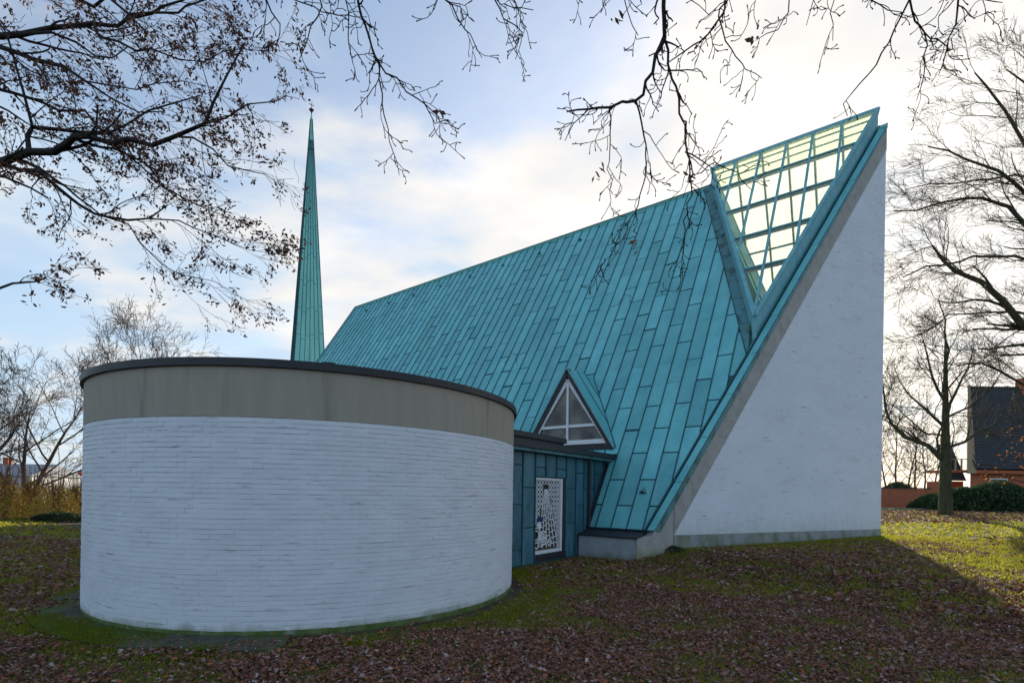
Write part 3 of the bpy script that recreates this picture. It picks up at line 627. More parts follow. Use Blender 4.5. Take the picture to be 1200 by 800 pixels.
# tower of stacked narrow cells converging on an apex
apx,apy=.44,.93
feet=[.16,.34,.50,.66,.82,.97]
for fx in feet: lb(apx+(fx-apx)*.12,apy-.06,fx,.03,.026)
rr=random.Random(5)
for k in range(len(feet)-1):
    v=.86+rr.uniform(-.02,.02)
    while v>.06:
        t=(apy-v)/(apy-.03); x0=apx+(feet[k]-apx)*t; x1=apx+(feet[k+1]-apx)*t
        if x1-x0>.03: lb(x0,v,x1,v-.01,.032)
        v-=.075+.02*rr.random()
# net of small ovals left and right of the tower
def loop(u,v,ru,rv,w=.022,n=9):
    P=[LP(u+ru*math.cos(2*math.pi*i/n),v+rv*math.sin(2*math.pi*i/n)) for i in range(n)]
    for i in range(n): mb.bar(P[i],P[(i+1)%n],w,.028,(0,1,0))
for r_ in range(14):
    v=.965-r_*.068
    for c in range(9):
        u=.06+c*.11
        t=(apy-v)/(apy-.03)
        if t>0 and apx+(feet[0]-apx)*t-.05<u<apx+(feet[-1]-apx)*t+.05: continue
        if u<.5 and v<.42: continue
        loop(u+(.0),v,.046,.028,.019)
        lb(max(u-.055,0),v+.034,min(u+.055,1),v+.034,.012)
# scrolls at the lower left
for (u,v,r) in ((.36,.17,.15),(.36,.17,.09),(.36,.17,.04),(.10,.22,.10),(.10,.22,.16),(.12,.08,.07),(.62,.10,.07),(.2,.36,.07)): loop(u,v,r,r*.66,.035,14)
for k in range(6): lb(0,.40+.05*k,.22-.02*k,.33+.06*k,.022)
mb.build('lattice_screen',M['white'],wd)
mb=MB(); n=16; P=[LP(.20+.105*math.cos(math.pi*i/n*1.0),.41+.075*math.sin(math.pi*i/n)) for i in range(n+1)]; mb.prism([p+Vector((0,-.02,0)) for p in P],(0,-.015,0))
mb.build('blue_cap',mat('blue_glaze',(.02,.03,.16),rough=.35),wd)
mb=MB(); mb.prism([LP(.20+.07*math.cos(2*math.pi*i/14),.355+.05*math.sin(2*math.pi*i/14))+Vector((0,-.018,0)) for i in range(14)],(0,-.012,0)); mb.build('pale_disc',M['white'],wd)

# ------------------------------------------------------------------ spire
SPD=50.; tip=at(365,133,SPD); base=Vector((tip.x,tip.y,-.4))
sp=empty('church_spire',base,'slender freestanding green copper spire tapering to a needle tip behind the round chapel','spire')
htip=tip.z-base.z; z42=at(360,422,SPD).z-base.z; side=2.72; sb=side*htip/(htip-z42)
ang=math.atan2(-tip.y,-tip.x)  # toward camera
rot=ang+math.pi/4+R(8.5)
def sq(z,k,grow=0): 
    hs=(sb*(1-z/htip)+.09*(z/htip))*math.sqrt(.5)+grow; a=rot+k*math.pi/2; return Vector((hs*math.cos(a),hs*math.sin(a),z))
mb=MB(); 
mb.add([sq(0,k) for k in range(4)]+[sq(htip,k) for k in range(4)],[(k,(k+1)%4,(k+1)%4+4,k+4) for k in range(4)]+[(4,5,6,7)])
mb.build('tower_body',M['copperS'],sp)
for k in range(4):
    mb=MB(); nS=6
    a0,a1,t0,t1=sq(0,k),sq(0,k+1),sq(htip,k),sq(htip,k+1); fn_=(a1-a0).cross(t0-a0).normalized()
    for j in range(nS+1):
        u=j/nS; p=a0.lerp(a1,u); q=t0.lerp(t1,u)
        mb.bar(p+fn_*.01,p.lerp(q,.985 if j in(0,nS) else .93)+fn_*.01,.035,.07,fn_,0)
    for j in range(nS):
        zj=2+random.uniform(0,2.6)
        while zj<htip*.8:
            f_=zj/htip; L=a0.lerp(t0,f_); Rr=a1.lerp(t1,f_); mb.bar(L.lerp(Rr,j/nS)+fn_*.004,L.lerp(Rr,(j+1)/nS)+fn_*.004,.03,.02,fn_,0); zj+=2.7
    mb.build('standing_seams',M['seam'],sp)
mb=MB(); 
def coll(z,g): return [sq(z,k,g) for k in range(4)]
c0=coll(htip*.905,.035); c1=coll(htip*.908,.035); mb.add(c0+c1,[(k,(k+1)%4,(k+1)%4+4,k+4) for k in range(4)]+[(3,2,1,0),(4,5,6,7)]); mb.build('collar',M['seam'],sp)
mb=MB(); mb.tube([(0,0,htip-.1),(0,0,htip+.12),(0,0,htip+.34),(0,0,htip+.50),(0,0,htip+.56)],[.05,.07,.26,.07,.03],8); mb.build('finial',M['dark'],sp)
mb=MB(); mb.tube([(0,0,htip+.5),(.03,0,htip+1.15)],.03,5); mb.bar((-.26,0,htip+.98),(.26,.05,htip+.74),.04,.05); mb.build('weather_cross',M['dark'],sp)

# ------------------------------------------------------------------ trees
def tubes_mesh(polys,k=3):
    """polys: list of (pts list, radii list); batches polylines of equal length"""
    by={}
    for pts,rad in polys: by.setdefault(len(pts),[]).append((pts,rad))
    VV=[];FF=[];nb_=0
    for n,L in by.items():
        P=np.array([p for p,_ in L],dtype=float); Rd=np.array([r for _,r in L],dtype=float); m=len(L)
        T=np.empty_like(P); T[:,1:-1]=P[:,2:]-P[:,:-2]; T[:,0]=P[:,1]-P[:,0]; T[:,-1]=P[:,-1]-P[:,-2]
        T/=np.linalg.norm(T,axis=2,keepdims=True)+1e-9
        ref=np.where(np.abs(T[:,:1,2:3])<.85,np.array([0,0,1.]),np.array([1.,0,0])); ref=np.broadcast_to(ref,T.shape)
        A=np.cross(T,ref); A/=np.linalg.norm(A,axis=2,keepdims=True)+1e-9; B=np.cross(T,A)
        th=np.arange(k)*2*math.pi/k
        ringv=P[:,:,None,:]+Rd[:,:,None,None]*(A[:,:,None,:]*np.cos(th)[None,None,:,None]+B[:,:,None,:]*np.sin(th)[None,None,:,None])
        VV.append(ringv.reshape(-1,3))
        base_=(np.arange(m)*n*k)[:,None,None]; i=(np.arange(n-1)*k)[None,:,None]; j=np.arange(k)[None,None,:]; j2=(j+1)%k
        q=np.stack([base_+i+j,base_+i+j2,base_+i+k+j2,base_+i+k+j],-1).reshape(-1,4)+nb_
        FF.append(q); nb_+=m*n*k
    return np.concatenate(VV),np.concatenate(FF)
def nrmz(v):
    l=math.sqrt(v[0]*v[0]+v[1]*v[1]+v[2]*v[2])+1e-9; return (v[0]/l,v[1]/l,v[2]/l)
def perp(d,rd):
    g=(rd.gauss(0,1),rd.gauss(0,1),rd.gauss(0,1)); k=g[0]*d[0]+g[1]*d[1]+g[2]*d[2]; return nrmz((g[0]-k*d[0],g[1]-k*d[1],g[2]-k*d[2]))
class TP_: pass
def grow(out,tips,p,d,L,r,lvl,P,rd):
    n=max(2,min(7,int(L/P.seg[lvl])+1)); st=L/n; pts=[p]; rad=[r]; ds=[d]
    for i in range(n):
        w_=P.wob[lvl]; d=nrmz((d[0]+rd.gauss(0,w_)+P.trop[0],d[1]+rd.gauss(0,w_)+P.trop[1],d[2]+rd.gauss(0,w_)+P.trop[2]))
        p=(p[0]+d[0]*st,p[1]+d[1]*st,p[2]+d[2]*st); pts.append(p); ds.append(d); rad.append(max(r*(1-.62*(i+1)/n),P.rmin))
    if getattr(P,'bud',0) : rad[-1]=P.bud
    out.append((pts,rad)); kids(out,tips,pts,rad,ds,L,lvl,P,rd)
def kids(out,tips,pts,rad,ds,L,lvl,P,rd,dens=None):
    if lvl>=P.maxl: tips.append((pts[-1],ds[-1])); tips.append((pts[len(pts)//2],ds[-1])); return
    nc=dens if dens is not None else P.nch[lvl]; n=len(pts)-1
    nc=int(nc)+(rd.random()<nc-int(nc))
    for c in range(nc):
        t=P.t0+(1-P.t0)*(c+rd.random())/nc; f=t*n; i=min(int(f),n-1); u=f-i
        q=tuple(pts[i][k]*(1-u)+pts[i+1][k]*u for k in range(3)); rl=rad[i]*(1-u)+rad[i+1]*u; d=ds[min(i+1,n)]
        a=R(rd.uniform(*P.ang)); pp=perp(d,rd); pp=nrmz((pp[0]+P.bias[0],pp[1]+P.bias[1],pp[2]+P.bias[2]))
        dd=nrmz(tuple(d[k]*math.cos(a)+pp[k]*math.sin(a) for k in range(3)))
        grow(out,tips,q,dd,P.len[lvl]*rd.uniform(.55,1.25)*(1.15-.6*t),max(rl*P.rr,P.rmin),lvl+1,P,rd)
def traced(out,tips,pts,rad,P,rd,per_m):
    # resample a hand-laid limb with a little waver
    q=[];rr_=[]
    for i in range(len(pts)-1):
        a,b=Vector(pts[i]),Vector(pts[i+1]); m=max(1,int((b-a).length/P.seg[0]))
        for k in range(m):
            t=k/m; v=a.lerp(b,t); w_=P.wob[0]*.12*(b-a).length if k else 0; v=v+Vector((rd.gauss(0,w_),rd.gauss(0,w_),rd.gauss(0,w_)))
            q.append(tuple(v)); rr_.append(rad[i]*(1-t)+rad[i+1]*t)
    q.append(tuple(pts[-1])); rr_.append(rad[-1])
    ds=[nrmz(tuple(q[min(i+1,len(q)-1)][k]-q[max(i-1,0)][k] for k in range(3))) for i in range(len(q))]
    out.append((q,rr_)); L=sum((Vector(q[i+1])-Vector(q[i])).length for i in range(len(q)-1))
    t0=P.t0; P.t0=.05; kids(out,tips,q,rr_,ds,L,0,P,rd,dens=L*per_m); P.t0=t0
def leaf_clumps(tips,size,per,cols,rd,spread=1.5,prob=1.):
    C=[];
    for p,d in tips:
        if rd.random()>prob: continue
        for _ in range(rd.randint(*per)): C.append((p[0]+rd.gauss(0,size*spread),p[1]+rd.gauss(0,size*spread),p[2]+rd.gauss(0,size*spread)-size*.4))
    if not C: return None
    C=np.array(C); n=len(C); r=np.random.default_rng(len(C)); a=r.normal(size=(n,3)); a[:,2]-=.5; a/=np.linalg.norm(a,axis=1,keepdims=True); b=np.cross(a,r.normal(size=(n,3))); b/=np.linalg.norm(b,axis=1,keepdims=True)
    s=size*r.uniform(.6,1.3,(n,1)); w_=r.uniform(.3,.5,(n,1)); c3=np.cross(a,b)*s*.2
    V=np.stack([C-a*s,C+b*s*w_-a*s*.1+c3,C+b*s*w_*.6+a*s*.5,C+a*s,C-b*s*w_*.8+a*s*.3+c3,C-b*s*w_-a*s*.3],1).reshape(-1,3)
    i=np.arange(n)*6; Fs=np.concatenate([np.stack([i,i+x,i+y],1) for x,y in((1,2),(2,3),(3,4),(4,5))])
    cols=np.array(cols); col=np.repeat(cols[r.integers(0,len(cols),n)]*r.uniform(.7,1.2,(n,1)),6,0)
    return V,Fs,col
def emit(root,out,tips,bark,thick_r,leaves=None,k2=3,trunk=None,kcrown=5):
    loc=Vector(root.location)
    if trunk: 
        mb=MB(); mb.tube([Vector(p)-loc for p in trunk[0]],trunk[1],14); mb.build('trunk',bark,root,smooth=True)
    big=[o for o in out if o[1][0]>=thick_r]; sm=[o for o in out if o[1][0]<thick_r]
    if big: v,f=tubes_mesh(big,7); mk('limbs',v-np.array(loc),f,bark,root,smooth=True)
    if sm: v,f=tubes_mesh(sm,k2); mk('crown',v-np.array(loc),f,bark,root,'stuff',smooth=True)
    if leaves: v,f,c=leaves; mk('foliage',v-np.array(loc),f,M['leafc'],root,'stuff',col=c)
BRN=[(.20,.09,.06),(.14,.065,.05),(.26,.12,.06),(.10,.05,.045)]
# --- oak with brown leaves overhanging from the left
rd=random.Random(3); P=TP_(); P.seg=[.30,.20,.13,.09,.06]; P.wob=[.6,.16,.18,.22,.25]; P.trop=(.03,0,-.035); P.maxl=3; P.nch=[4,4.2,3.2,2]; P.t0=.18; P.ang=(22,52); P.bias=(.35,-.05,-.28); P.len=[1.5,.75,.36]; P.rr=.5; P.rmin=.0032
out=[];tips=[]
D0=8.6
def tr(L,D=D0,dv=0): return [at(x,y,D+dv*i/len(L)) for i,(x,y) in enumerate(L)]
limbs=[([(-60,215),(0,191),(34,178),(79,168),(87,160),(105,160),(150,163),(205,160),(240,145),(250,120),(265,90),(287,50)],.085,.012,-.8),
([(34,178),(32,160),(38,149),(70,152),(95,155),(130,155),(150,145),(200,122),(235,112)],.05,.012,.6),
([(-60,50),(0,43),(28,40),(60,33),(110,28),(150,22),(190,8),(235,-10)],.075,.018,.4),
([(28,40),(60,38),(90,50),(112,66),(132,68),(150,55)],.03,.01,.5),
([(-60,30),(0,55),(40,70),(75,78),(100,95),(130,115),(190,131)],.055,.010,-.5),
([(-60,175),(0,190),(45,200),(80,230),(110,250),(150,258),(175,256),(197,240)],.055,.012,-.4),
([(110,250),(150,262),(165,285),(190,310),(230,325),(272,342)],.02,.006,.3),
([(38,149),(28,110),(18,75),(8,40),(-5,20)],.03,.012,-.3),
([(205,160),(250,175),(290,200),(330,218)],.025,.006,.2),
([(240,145),(290,122),(335,112),(350,116)],.022,.005,-.3),
([(175,256),(225,266),(275,286),(318,296)],.020,.005,.2),
([(110,28),(160,60),(210,70),(262,60),(310,60)],.028,.006,-.2),
([(-60,90),(0,105),(50,120),(100,130),(170,190),(230,240),(290,262)],.04,.006,.6),
([(-50,-40),(40,-20),(110,8),(180,15),(240,0),(290,-20)],.05,.01,.6),
([(100,95),(160,105),(215,95),(262,110)],.02,.005,.1),
([(-40,110),(10,130),(40,150)],.03,.012,.5)]
for L,r0,r1,dv in limbs:
    pts=tr(L,D0+rd.uniform(-.5,.5),dv); rad=[.8*(r0+(r1-r0)*i/(len(L)-1)) for i in range(len(L))]; traced(out,tips,pts,rad,P,rd,2.0)
tb=Vector((-13.2,8.9,-.4)); ok=empty('oak_tree',tb,'near oak at the left with heavy dark limbs and brown dry leaves overhanging the lawn','tree')
out.append(([(-12.9,8.9,3.2),(-11.5,8.8,5.6),tuple(at(-60,215,D0))],[.16,.12,.09])); out.append(([(-13,8.9,5.5),(-11.6,8.8,8.2),tuple(at(-60,50,D0))],[.15,.11,.08])); out.append(([(-13,8.9,5.),(-11.5,8.7,6.6),tuple(at(-60,175,D0))],[.12,.08,.06]))
P.len=[1.2,.6,.3]
tt_=[([(-55,400),(-20,345),(15,332),(42,330),(55,326)],.02,.006,0)]
for L,r0,r1,dv in tt_:
    pts=tr(L,7.0); traced(out,tips,pts,[r0,r0,.015,.01,r1],P,rd,1.5)
out.append(([(-12.9,8.9,2.6),(-9.5,8.,4.),tuple(at(-55,400,7.0))],[.06,.04,.02]))
lim=lambda p:600+F*p[0]/p[1]>352 and p[2]>2
out=[o for o in out if not(len(o[0])<9 and lim(o[0][-1]) and o[1][0]<.02)]; tips=[t for t in tips if not lim(t[0])]
emit(ok,out,tips,M['oak'],.02,leaf_clumps(tips,.037,(4,9),BRN,rd,1.2,.5),trunk=([(-13.2,8.9,-.6),(-13.1,8.9,.2),(-12.9,8.9,3),(-13.,8.9,6),(-13,9,11)],[.55,.42,.34,.26,.1]))
# --- bare twigs hanging from a tree standing behind the camera
rd=random.Random(11); P=TP_(); P.seg=[.10,.07,.05,.04]; P.wob=[.45,.30,.34,.34]; P.trop=(.0,0,-.04); P.maxl=2; P.nch=[4,3.6,2]; P.t0=.15; P.ang=(32,68); P.bias=(0,0,-.15); P.len=[.52,.20,.1]; P.rr=.66; P.rmin=.0046; P.bud=.0085
out=[];tips=[]; D1=6.0
tw=[([(778,-60),(778,0),(779,45),(765,85),(745,118),(715,126),(690,128),(664,131)],.024,.008,3.0),
([(779,45),(783,75),(796,115),(803,160),(805,178),(810,215),(806,250),(800,300),(795,340)],.016,.005,2.6),
([(745,118),(752,145),(757,170),(757,205),(748,240),(735,270),(715,300),(692,330)],.010,.004,2.4),
([(714,127),(715,155),(714,190),(716,235)],.009,.004,2.6),
([(860,-40),(848,15),(830,40),(800,62),(781,75)],.012,.006,3),
([(885,-40),(842,20),(850,48),(870,75),(893,92)],.010,.004,2.6),
([(803,178),(822,188),(838,200)],.010,.004,3),
([(805,180),(812,205),(838,190),(868,210),(880,222)],.008,.004,2.4),
([(690,128),(672,145),(662,165)],.007,.004,3),
([(735,-40),(732,0),(741,30),(748,42)],.007,.004,2.4),
([(415,-40),(420,5),(432,42),(445,75),(470,98),(498,122),(515,138)],.016,.005,3),
([(445,75),(448,110),(450,135),(456,165),(468,205)],.009,.004,2.6),
([(498,122),(510,145),(528,142)],.007,.004,3),
([(440,-50),(405,0),(408,45),(415,90)],.010,.004,2.6),
([(505,-40),(522,0),(545,35),(565,68)],.012,.004,2.8),
([(565,-40),(580,0),(590,22),(612,38),(604,70)],.010,.004,2.8),
([(620,-30),(590,5),(625,12)],.007,.004,2.4),
([(300,-40),(312,0),(328,28),(322,60)],.012,.005,2.2),
([(330,-40),(345,0),(395,18),(430,20)],.009,.004,2.4),
([(380,-40),(372,20),(355,60),(350,72)],.009,.004,2.4),
([(1090,-50),(1066,0),(1056,20),(1042,50),(1020,85),(998,110),(988,122),(993,136)],.013,.005,.9),
([(1066,0),(1072,25),(1083,38),(1084,75),(1080,100),(1074,118)],.011,.004,2.2),
([(1130,-40),(1122,10),(1112,45),(1105,75),(1100,88)],.012,.004,2.4),
([(1170,-40),(1150,0),(1175,3)],.008,.004,2),
([(940,-50),(925,0),(912,35),(885,48)],.010,.004,2.2),
([(970,-40),(973,15),(976,48)],.007,.004,1.8),
([(1010,-40),(1020,0),(1040,12),(1060,15)],.008,.004,2.2),
([(640,-40),(700,-30),(695,0)],.006,.004,1.5),
([(955,-40),(952,5),(945,30)],.007,.004,1.8),([(1083,38),(1112,60),(1130,30)],.007,.004,2.2)]
for L,r0,r1,dn in tw:
    D=D1+rd.uniform(-.35,.35); pts=[at(x,y,D+.08*i) for i,(x,y) in enumerate(L)]; n=len(L); traced(out,tips,pts,[1.2*(r0+(r1-r0)*i/(n-1)) for i in range(n)],P,rd,dn*1.9)
ht=empty('overhanging_tree',(3.5,-7.,-.4),'bare leafless tree whose thin dark twigs hang into the top of the view','tree')
def lm(a,b,r0,r1): 
    m_=[a[k]*.5+b[k]*.5+(0,0,.5)[k] for k in range(3)]; out.append(([a,tuple(m_),b],[r0,(r0+r1)/2,r1]))
for X_,r in ((778,.03),(860,.02),(885,.02),(735,.02),(415,.025),(505,.02),(565,.015),(300,.02),(1090,.02),(1130,.02),(940,.015)):
    b_=at(X_,-45,D1); lm((3.5+(b_.x-3.5)*.3,-2+0.0,9.0),tuple(b_),.07,r)
for X_ in (-1.5,1.5,4,6): out.append(([(3.5,-7,6.5),(3.5+(X_-3.5)*.5,-4.5,8.4),(3.5+(X_-3.5)*.8,-2,9.)],[.2,.12,.07]))
emit(ht,out,tips,M['oak'],.02,leaf_clumps([( at(723,22,6.),(0,0,-1)),(at(702,205,6.1),(0,0,-1)),(at(805,207,6.1),(0,0,-1)),(at(513,136,6.2),(0,0,-1)),(at(882,42,6.),(0,0,-1)),(at(742,285,6.2),(0,0,-1))],.055,(4,8),BRN,rd,.8),trunk=([(3.5,-7,-.6),(3.5,-7,3),(3.5,-7,7),(3.4,-7,12)],[.45,.34,.26,.1]))
# --- generic tree
def gtree(name,base,H,r0,label,cat,bark,seed,group=None,nl=9,spread=(35,65),first=.25,lens=(.42,.5,.5,.5),nch=(7,6,5),trop=(0,0,.04),maxl=3,rmin=.006,leaves=None,wob=.13,lean=(0,0),multi=1,thick=.05,k2=3):
    rd=random.Random(seed); P=TP_(); l1=H*lens[0]; P.len=[l1*lens[1],l1*lens[1]*lens[2],l1*lens[1]*lens[2]*lens[3]]; P.seg=[H*.06,H*.045,H*.03,H*.02,.05]; P.wob=[wob,wob*1.2,wob*1.5,wob*1.7,.2]; P.trop=trop; P.maxl=maxl; P.nch=[*nch,3]; P.t0=.15; P.ang=(25,55); P.bias=(0,0,.1); P.rr=.55; P.rmin=rmin
    root=empty(name,base,label,cat,group); out=[];tips=[]; b=Vector(base)
    tr_=None
    for m_ in range(multi):
        d=Vector((lean[0]+(rd.uniform(-.45,.45) if multi>1 else 0),lean[1]+(rd.uniform(-.3,.3) if multi>1 else 0),1)).normalized(); pts=[];rad=[];q=b-Vector((0,0,.3)); n=8; hh=H*(.8 if multi==1 else rd.uniform(.6,.85))
        for i in range(n+1):
            pts.append(tuple(q)); rad.append(r0*(1.25 if i==0 else (1-.85*i/n))/(1 if multi==1 else 1.5)); d=(d+Vector((rd.gauss(0,.06),rd.gauss(0,.06),0))).normalized(); q=q+d*hh/n
        if m_==0: tr_=(pts,rad)
        else: out.append((pts,rad))
        for k in range(nl):
            t=first+(1-first)*(k+rd.random()*.8)/nl; f=t*n; i=min(int(f),n-1); p=Vector(pts[i]).lerp(Vector(pts[i+1]),f-i)
            az=k*2.4+rd.uniform(-.4,.4); a=R(rd.uniform(*spread)*(1.1-.45*t)); dd=(math.sin(a)*math.cos(az),math.sin(a)*math.sin(az),math.cos(a))
            grow(out,tips,tuple(p),dd,l1*rd.uniform(.8,1.15)*(1.15-.55*t),rad[i]*.5,0,P,rd)
    emit(root,out,tips,bark,thick,leaf_clumps(tips,leaves[0],leaves[1],leaves[2],rd,leaves[3],leaves[4]) if leaves else None,trunk=tr_,k2=k2)
    return root
def gpt(X_,D): p=at(X_,580,D); return (p.x,p.y,float(gz(p.x,p.y)))
# big bare tree at the right edge (traced limbs)
rd=random.Random(21); P=TP_(); P.seg=[1.0,.6,.4,.3,.2]; P.wob=[.3,.17,.2,.22,.24]; P.trop=(-.03,0,.02); P.maxl=4; P.nch=[4,4,4,3]; P.t0=.12; P.ang=(20,46); P.bias=(-.45,0,.12); P.len=[3.4,1.9,1.05,.6]; P.rr=.5; P.rmin=.0075
out=[];tips=[]; D2=27.
for L,r0,r1 in [([(1290,440),(1235,405),(1200,383),(1175,352),(1150,330),(1120,318),(1105,305),(1093,288)],.34,.05),
([(1290,320),(1235,290),(1200,262),(1182,242),(1150,232),(1100,238),(1048,247)],.22,.03),
([(1290,280),(1235,250),(1200,225),(1170,200),(1130,186),(1088,172)],.2,.03),
([(1290,220),(1235,190),(1200,168),(1178,130),(1155,100),(1142,85)],.18,.03),
([(1290,350),(1235,320),(1190,300),(1140,300),(1085,312),(1058,325)],.14,.03),
([(1290,500),(1235,470),(1190,445),(1150,425),(1122,428)],.15,.03),
([(1290,400),(1235,372),(1190,365),(1130,368),(1070,395)],.13,.025),
([(1290,150),(1235,125),(1205,100),(1180,82)],.13,.03),
([(1290,240),(1230,215),(1190,205),(1120,215),(1062,222)],.12,.02),
([(1230,130),(1210,90),(1200,60)],.1,.03),
([(1093,288),(1080,292),(1062,300)],.05,.02)]:
    pts=[at(x,y,D2+(x-1200)*.006+rd.uniform(-.3,.3)) for x,y in L]; n=len(L); traced(out,tips,pts,[r0*.68+(r1-r0*.68)*i/(n-1) for i in range(n)],P,rd,1.0)
tb=at(1292,600,D2+.6); tb=(tb.x,tb.y,.3)
bt=empty('bare_tree',tb,'large leafless tree at the right edge with long horizontal limbs reaching toward the church','tree')
tt=[(tb[0],tb[1],0.)]+[tuple(at(1290,y,D2+.6)) for y in (500,380,250,100,-50)]
emit(bt,out,tips,M['moss'],.06,None,trunk=(tt,[.75,.55,.46,.34,.22,.08]))
# middle tree right of the prow
rd=random.Random(5); P=TP_(); P.seg=[1.0,.7,.45,.3,.2]; P.wob=[.22,.13,.17,.2,.2]; P.trop=(0,0,.03); P.maxl=3; P.nch=[6,6,5]; P.t0=.1; P.ang=(25,55); P.bias=(0,0,.1); P.len=[2.9,1.6,.8]; P.rr=.5; P.rmin=.009
out=[];tips=[]; D3=36.5
for L,r0,r1 in [([(1106,540),(1088,522),(1060,512),(1044,496),(1036,462),(1032,440)],.26,.05),
([(1107,525),(1130,518),(1150,503),(1180,488),(1215,478)],.17,.03),
([(1107,500),(1085,480),(1065,462),(1048,430)],.16,.03),
([(1107,485),(1120,460),(1135,430),(1142,400)],.16,.03),
([(1107,470),(1092,440),(1085,410),(1078,385)],.14,.03),
([(1107,450),(1112,410),(1108,375),(1100,352)],.15,.03),
([(1107,510),(1085,508),(1062,488),(1040,470)],.10,.03),
([(1107,490),(1140,475),(1165,450),(1180,425)],.12,.03),
([(1107,460),(1128,435),(1160,415)],.10,.03),
([(1107,545),(1085,552),(1065,556)],.05,.02),([(1100,420),(1080,400),(1060,390)],.07,.02)]:
    pts=[at(x,y,D3+rd.uniform(-1.5,1.5)*(i/len(L))) for i,(x,y) in enumerate(L)]; n=len(L); traced(out,tips,pts,[(r0+(r1-r0)*i/(n-1))*.72 for i in range(n)],P,rd,1.5)
tb=at(1108,600,D3); tb=(tb.x,tb.y,float(gz(tb.x,tb.y)))
mt=empty('lawn_tree',tb,'bare mossy tree with forked trunk standing on the leafy lawn right of the church','tree')
emit(mt,out,tips,M['moss'],.07,None,trunk=([(tb[0],tb[1],tb[2]-.3),(tb[0],tb[1],tb[2]+.25)]+[tuple(at(1108,y,D3)) for y in (575,545,510,470,430,390)],[.66,.43,.37,.33,.25,.18,.12,.05]))
# background trees left
gtree('bare_tree',gpt(28,36),11.2,.30,'broad leafless tree with several spreading stems behind the yellow shrubs at far left','tree',M['grey'],31,nl=7,spread=(40,75),multi=3,first=.2,lens=(.5,.55,.5,.5),nch=(5,5,4),rmin=.011,lean=(.15,0),wob=.09)
gtree('bare_tree',gpt(150,44),17.0,.34,'leafless tree rising behind the rim of the round chapel','tree',M['grey'],32,nl=11,spread=(30,62),first=.3,lens=(.42,.55,.5,.5),rmin=.013)
gtree('bare_tree',gpt(-18,30),11,.25,'grey leafless tree cut by the left edge of the view','tree',M['grey'],35,nl=9,spread=(30,60),rmin=.012)
# thin trees beyond the brick wall
for k,(X_,D,H) in enumerate(((1040,64,11.),(1052,58,12.),(1063,66,13.),(1074,60,10.5),(1083,68,12.5),(1093,62,10.),(1021,66,12.),(1101,72,13.))):
    gtree('slender_tree',gpt(X_,D),H,.14,['thin bare tree behind the red brick wall close beside the prow','second thin bare tree behind the red brick wall from the prow','tallest thin bare tree behind the red brick wall','short thin bare tree behind the middle of the red brick wall','thin bare tree behind the red wall left of the lawn tree','thin bare tree just left of the lawn tree trunk','thin bare tree mostly hidden by the church prow','thin bare tree directly behind the lawn tree trunk'][k],'tree',M['grey'],50+k,'slender bare trees behind the brick wall',nl=8,spread=(20,45),nch=(4,4,3),maxl=2,rmin=.02,thick=.09)
# low tree with orange leaves at the right edge
gtree('beech_tree',gpt(1222,30),6.2,.10,'young beech with orange dry leaves entering at the right edge','tree',M['moss'],71,nl=8,spread=(50,85),first=.35,lens=(.5,.5,.5,.5),nch=(4,4,3),maxl=2,rmin=.01,leaves=(.10,(1,3),[(.40,.15,.03),(.30,.10,.025),(.45,.22,.06)],1.3,.5),trop=(0,0,-.02))

# ------------------------------------------------------------------ shrubs
def blob_leaves(c,rx,ry,rz,n,size,cols,seed,hollow=.55,bumps=7):
    r=np.random.default_rng(seed); d=r.normal(size=(n,3)); d/=np.linalg.norm(d,axis=1,keepdims=True); d[:,2]=np.abs(d[:,2])*1.0-.12
    bd=r.normal(size=(bumps,3)); bd/=np.linalg.norm(bd,axis=1,keepdims=True); amp=1+.22*np.max(np.clip(d@bd.T,0,1)**6,axis=1)-.12
    rad=(hollow+(1-hollow)*r.uniform(0,1,n)**.4)*amp
    C=d*rad[:,None]*np.array([rx,ry,rz])+np.array(c)
    a=r.normal(size=(n,3))+d*.6; a/=np.linalg.norm(a,axis=1,keepdims=True); b=np.cross(a,r.normal(size=(n,3))); b/=np.linalg.norm(b,axis=1,keepdims=True)
    s=size*r.uniform(.6,1.3,(n,1)); V=np.stack([C-a*s,C+b*s*.35,C+a*s,C-b*s*.35],1).reshape(-1,3); F_=np.arange(n*4).reshape(-1,4)
    cols=np.array(cols); return V,F_,np.repeat(cols[r.integers(0,len(cols),n)]*r.uniform(.7,1.25,(n,1)),4,0)
def shrub(name,base,rx,ry,rz,n,size,cols,label,seed,group=None,stems=7,bark=None,stemh=.8,cat='shrub',hollow=.55):
    root=empty(name,base,label,cat,group); rd=random.Random(seed); mb=MB()
    for k in range(stems):
        a=rd.uniform(0,6.28); e=(rx*.75*math.cos(a)*rd.random(),ry*.7*math.sin(a)*rd.random(),rz*stemh*rd.uniform(.7,1.15)); mb.tube([(e[0]*.1,e[1]*.1,-.1),(e[0]*.5,e[1]*.5,e[2]*.5),e],[.04,.025,.01],4)
    mb.build('stems',bark or M['moss'],root)
    v,f,c=blob_leaves((0,0,rz*.12),rx,ry,rz,n,size,cols,seed,hollow); mk('foliage',v,f,M['leafy'] if cols is YE else M['leafc'],root,'stuff',col=c)
RH=[(.045,.085,.035),(.06,.11,.045),(.035,.065,.03),(.08,.125,.06)]
YE=[(.85,.60,.12),(.75,.58,.12),(.5,.52,.08),(.85,.48,.16),(.80,.42,.18)]
DG=[(.02,.04,.018),(.03,.055,.02)]
g_='rhododendrons in front of the tiled house'
shrub('rhododendron',gpt(1130,43),2.9,2.2,2.3,9000,.16,RH,'rounded dark green rhododendron just right of the lawn tree trunk',1,g_)
shrub('rhododendron',gpt(1166,42),3.0,2.2,2.75,9000,.16,RH,'tallest dark green rhododendron in front of the tiled house wall',2,g_)
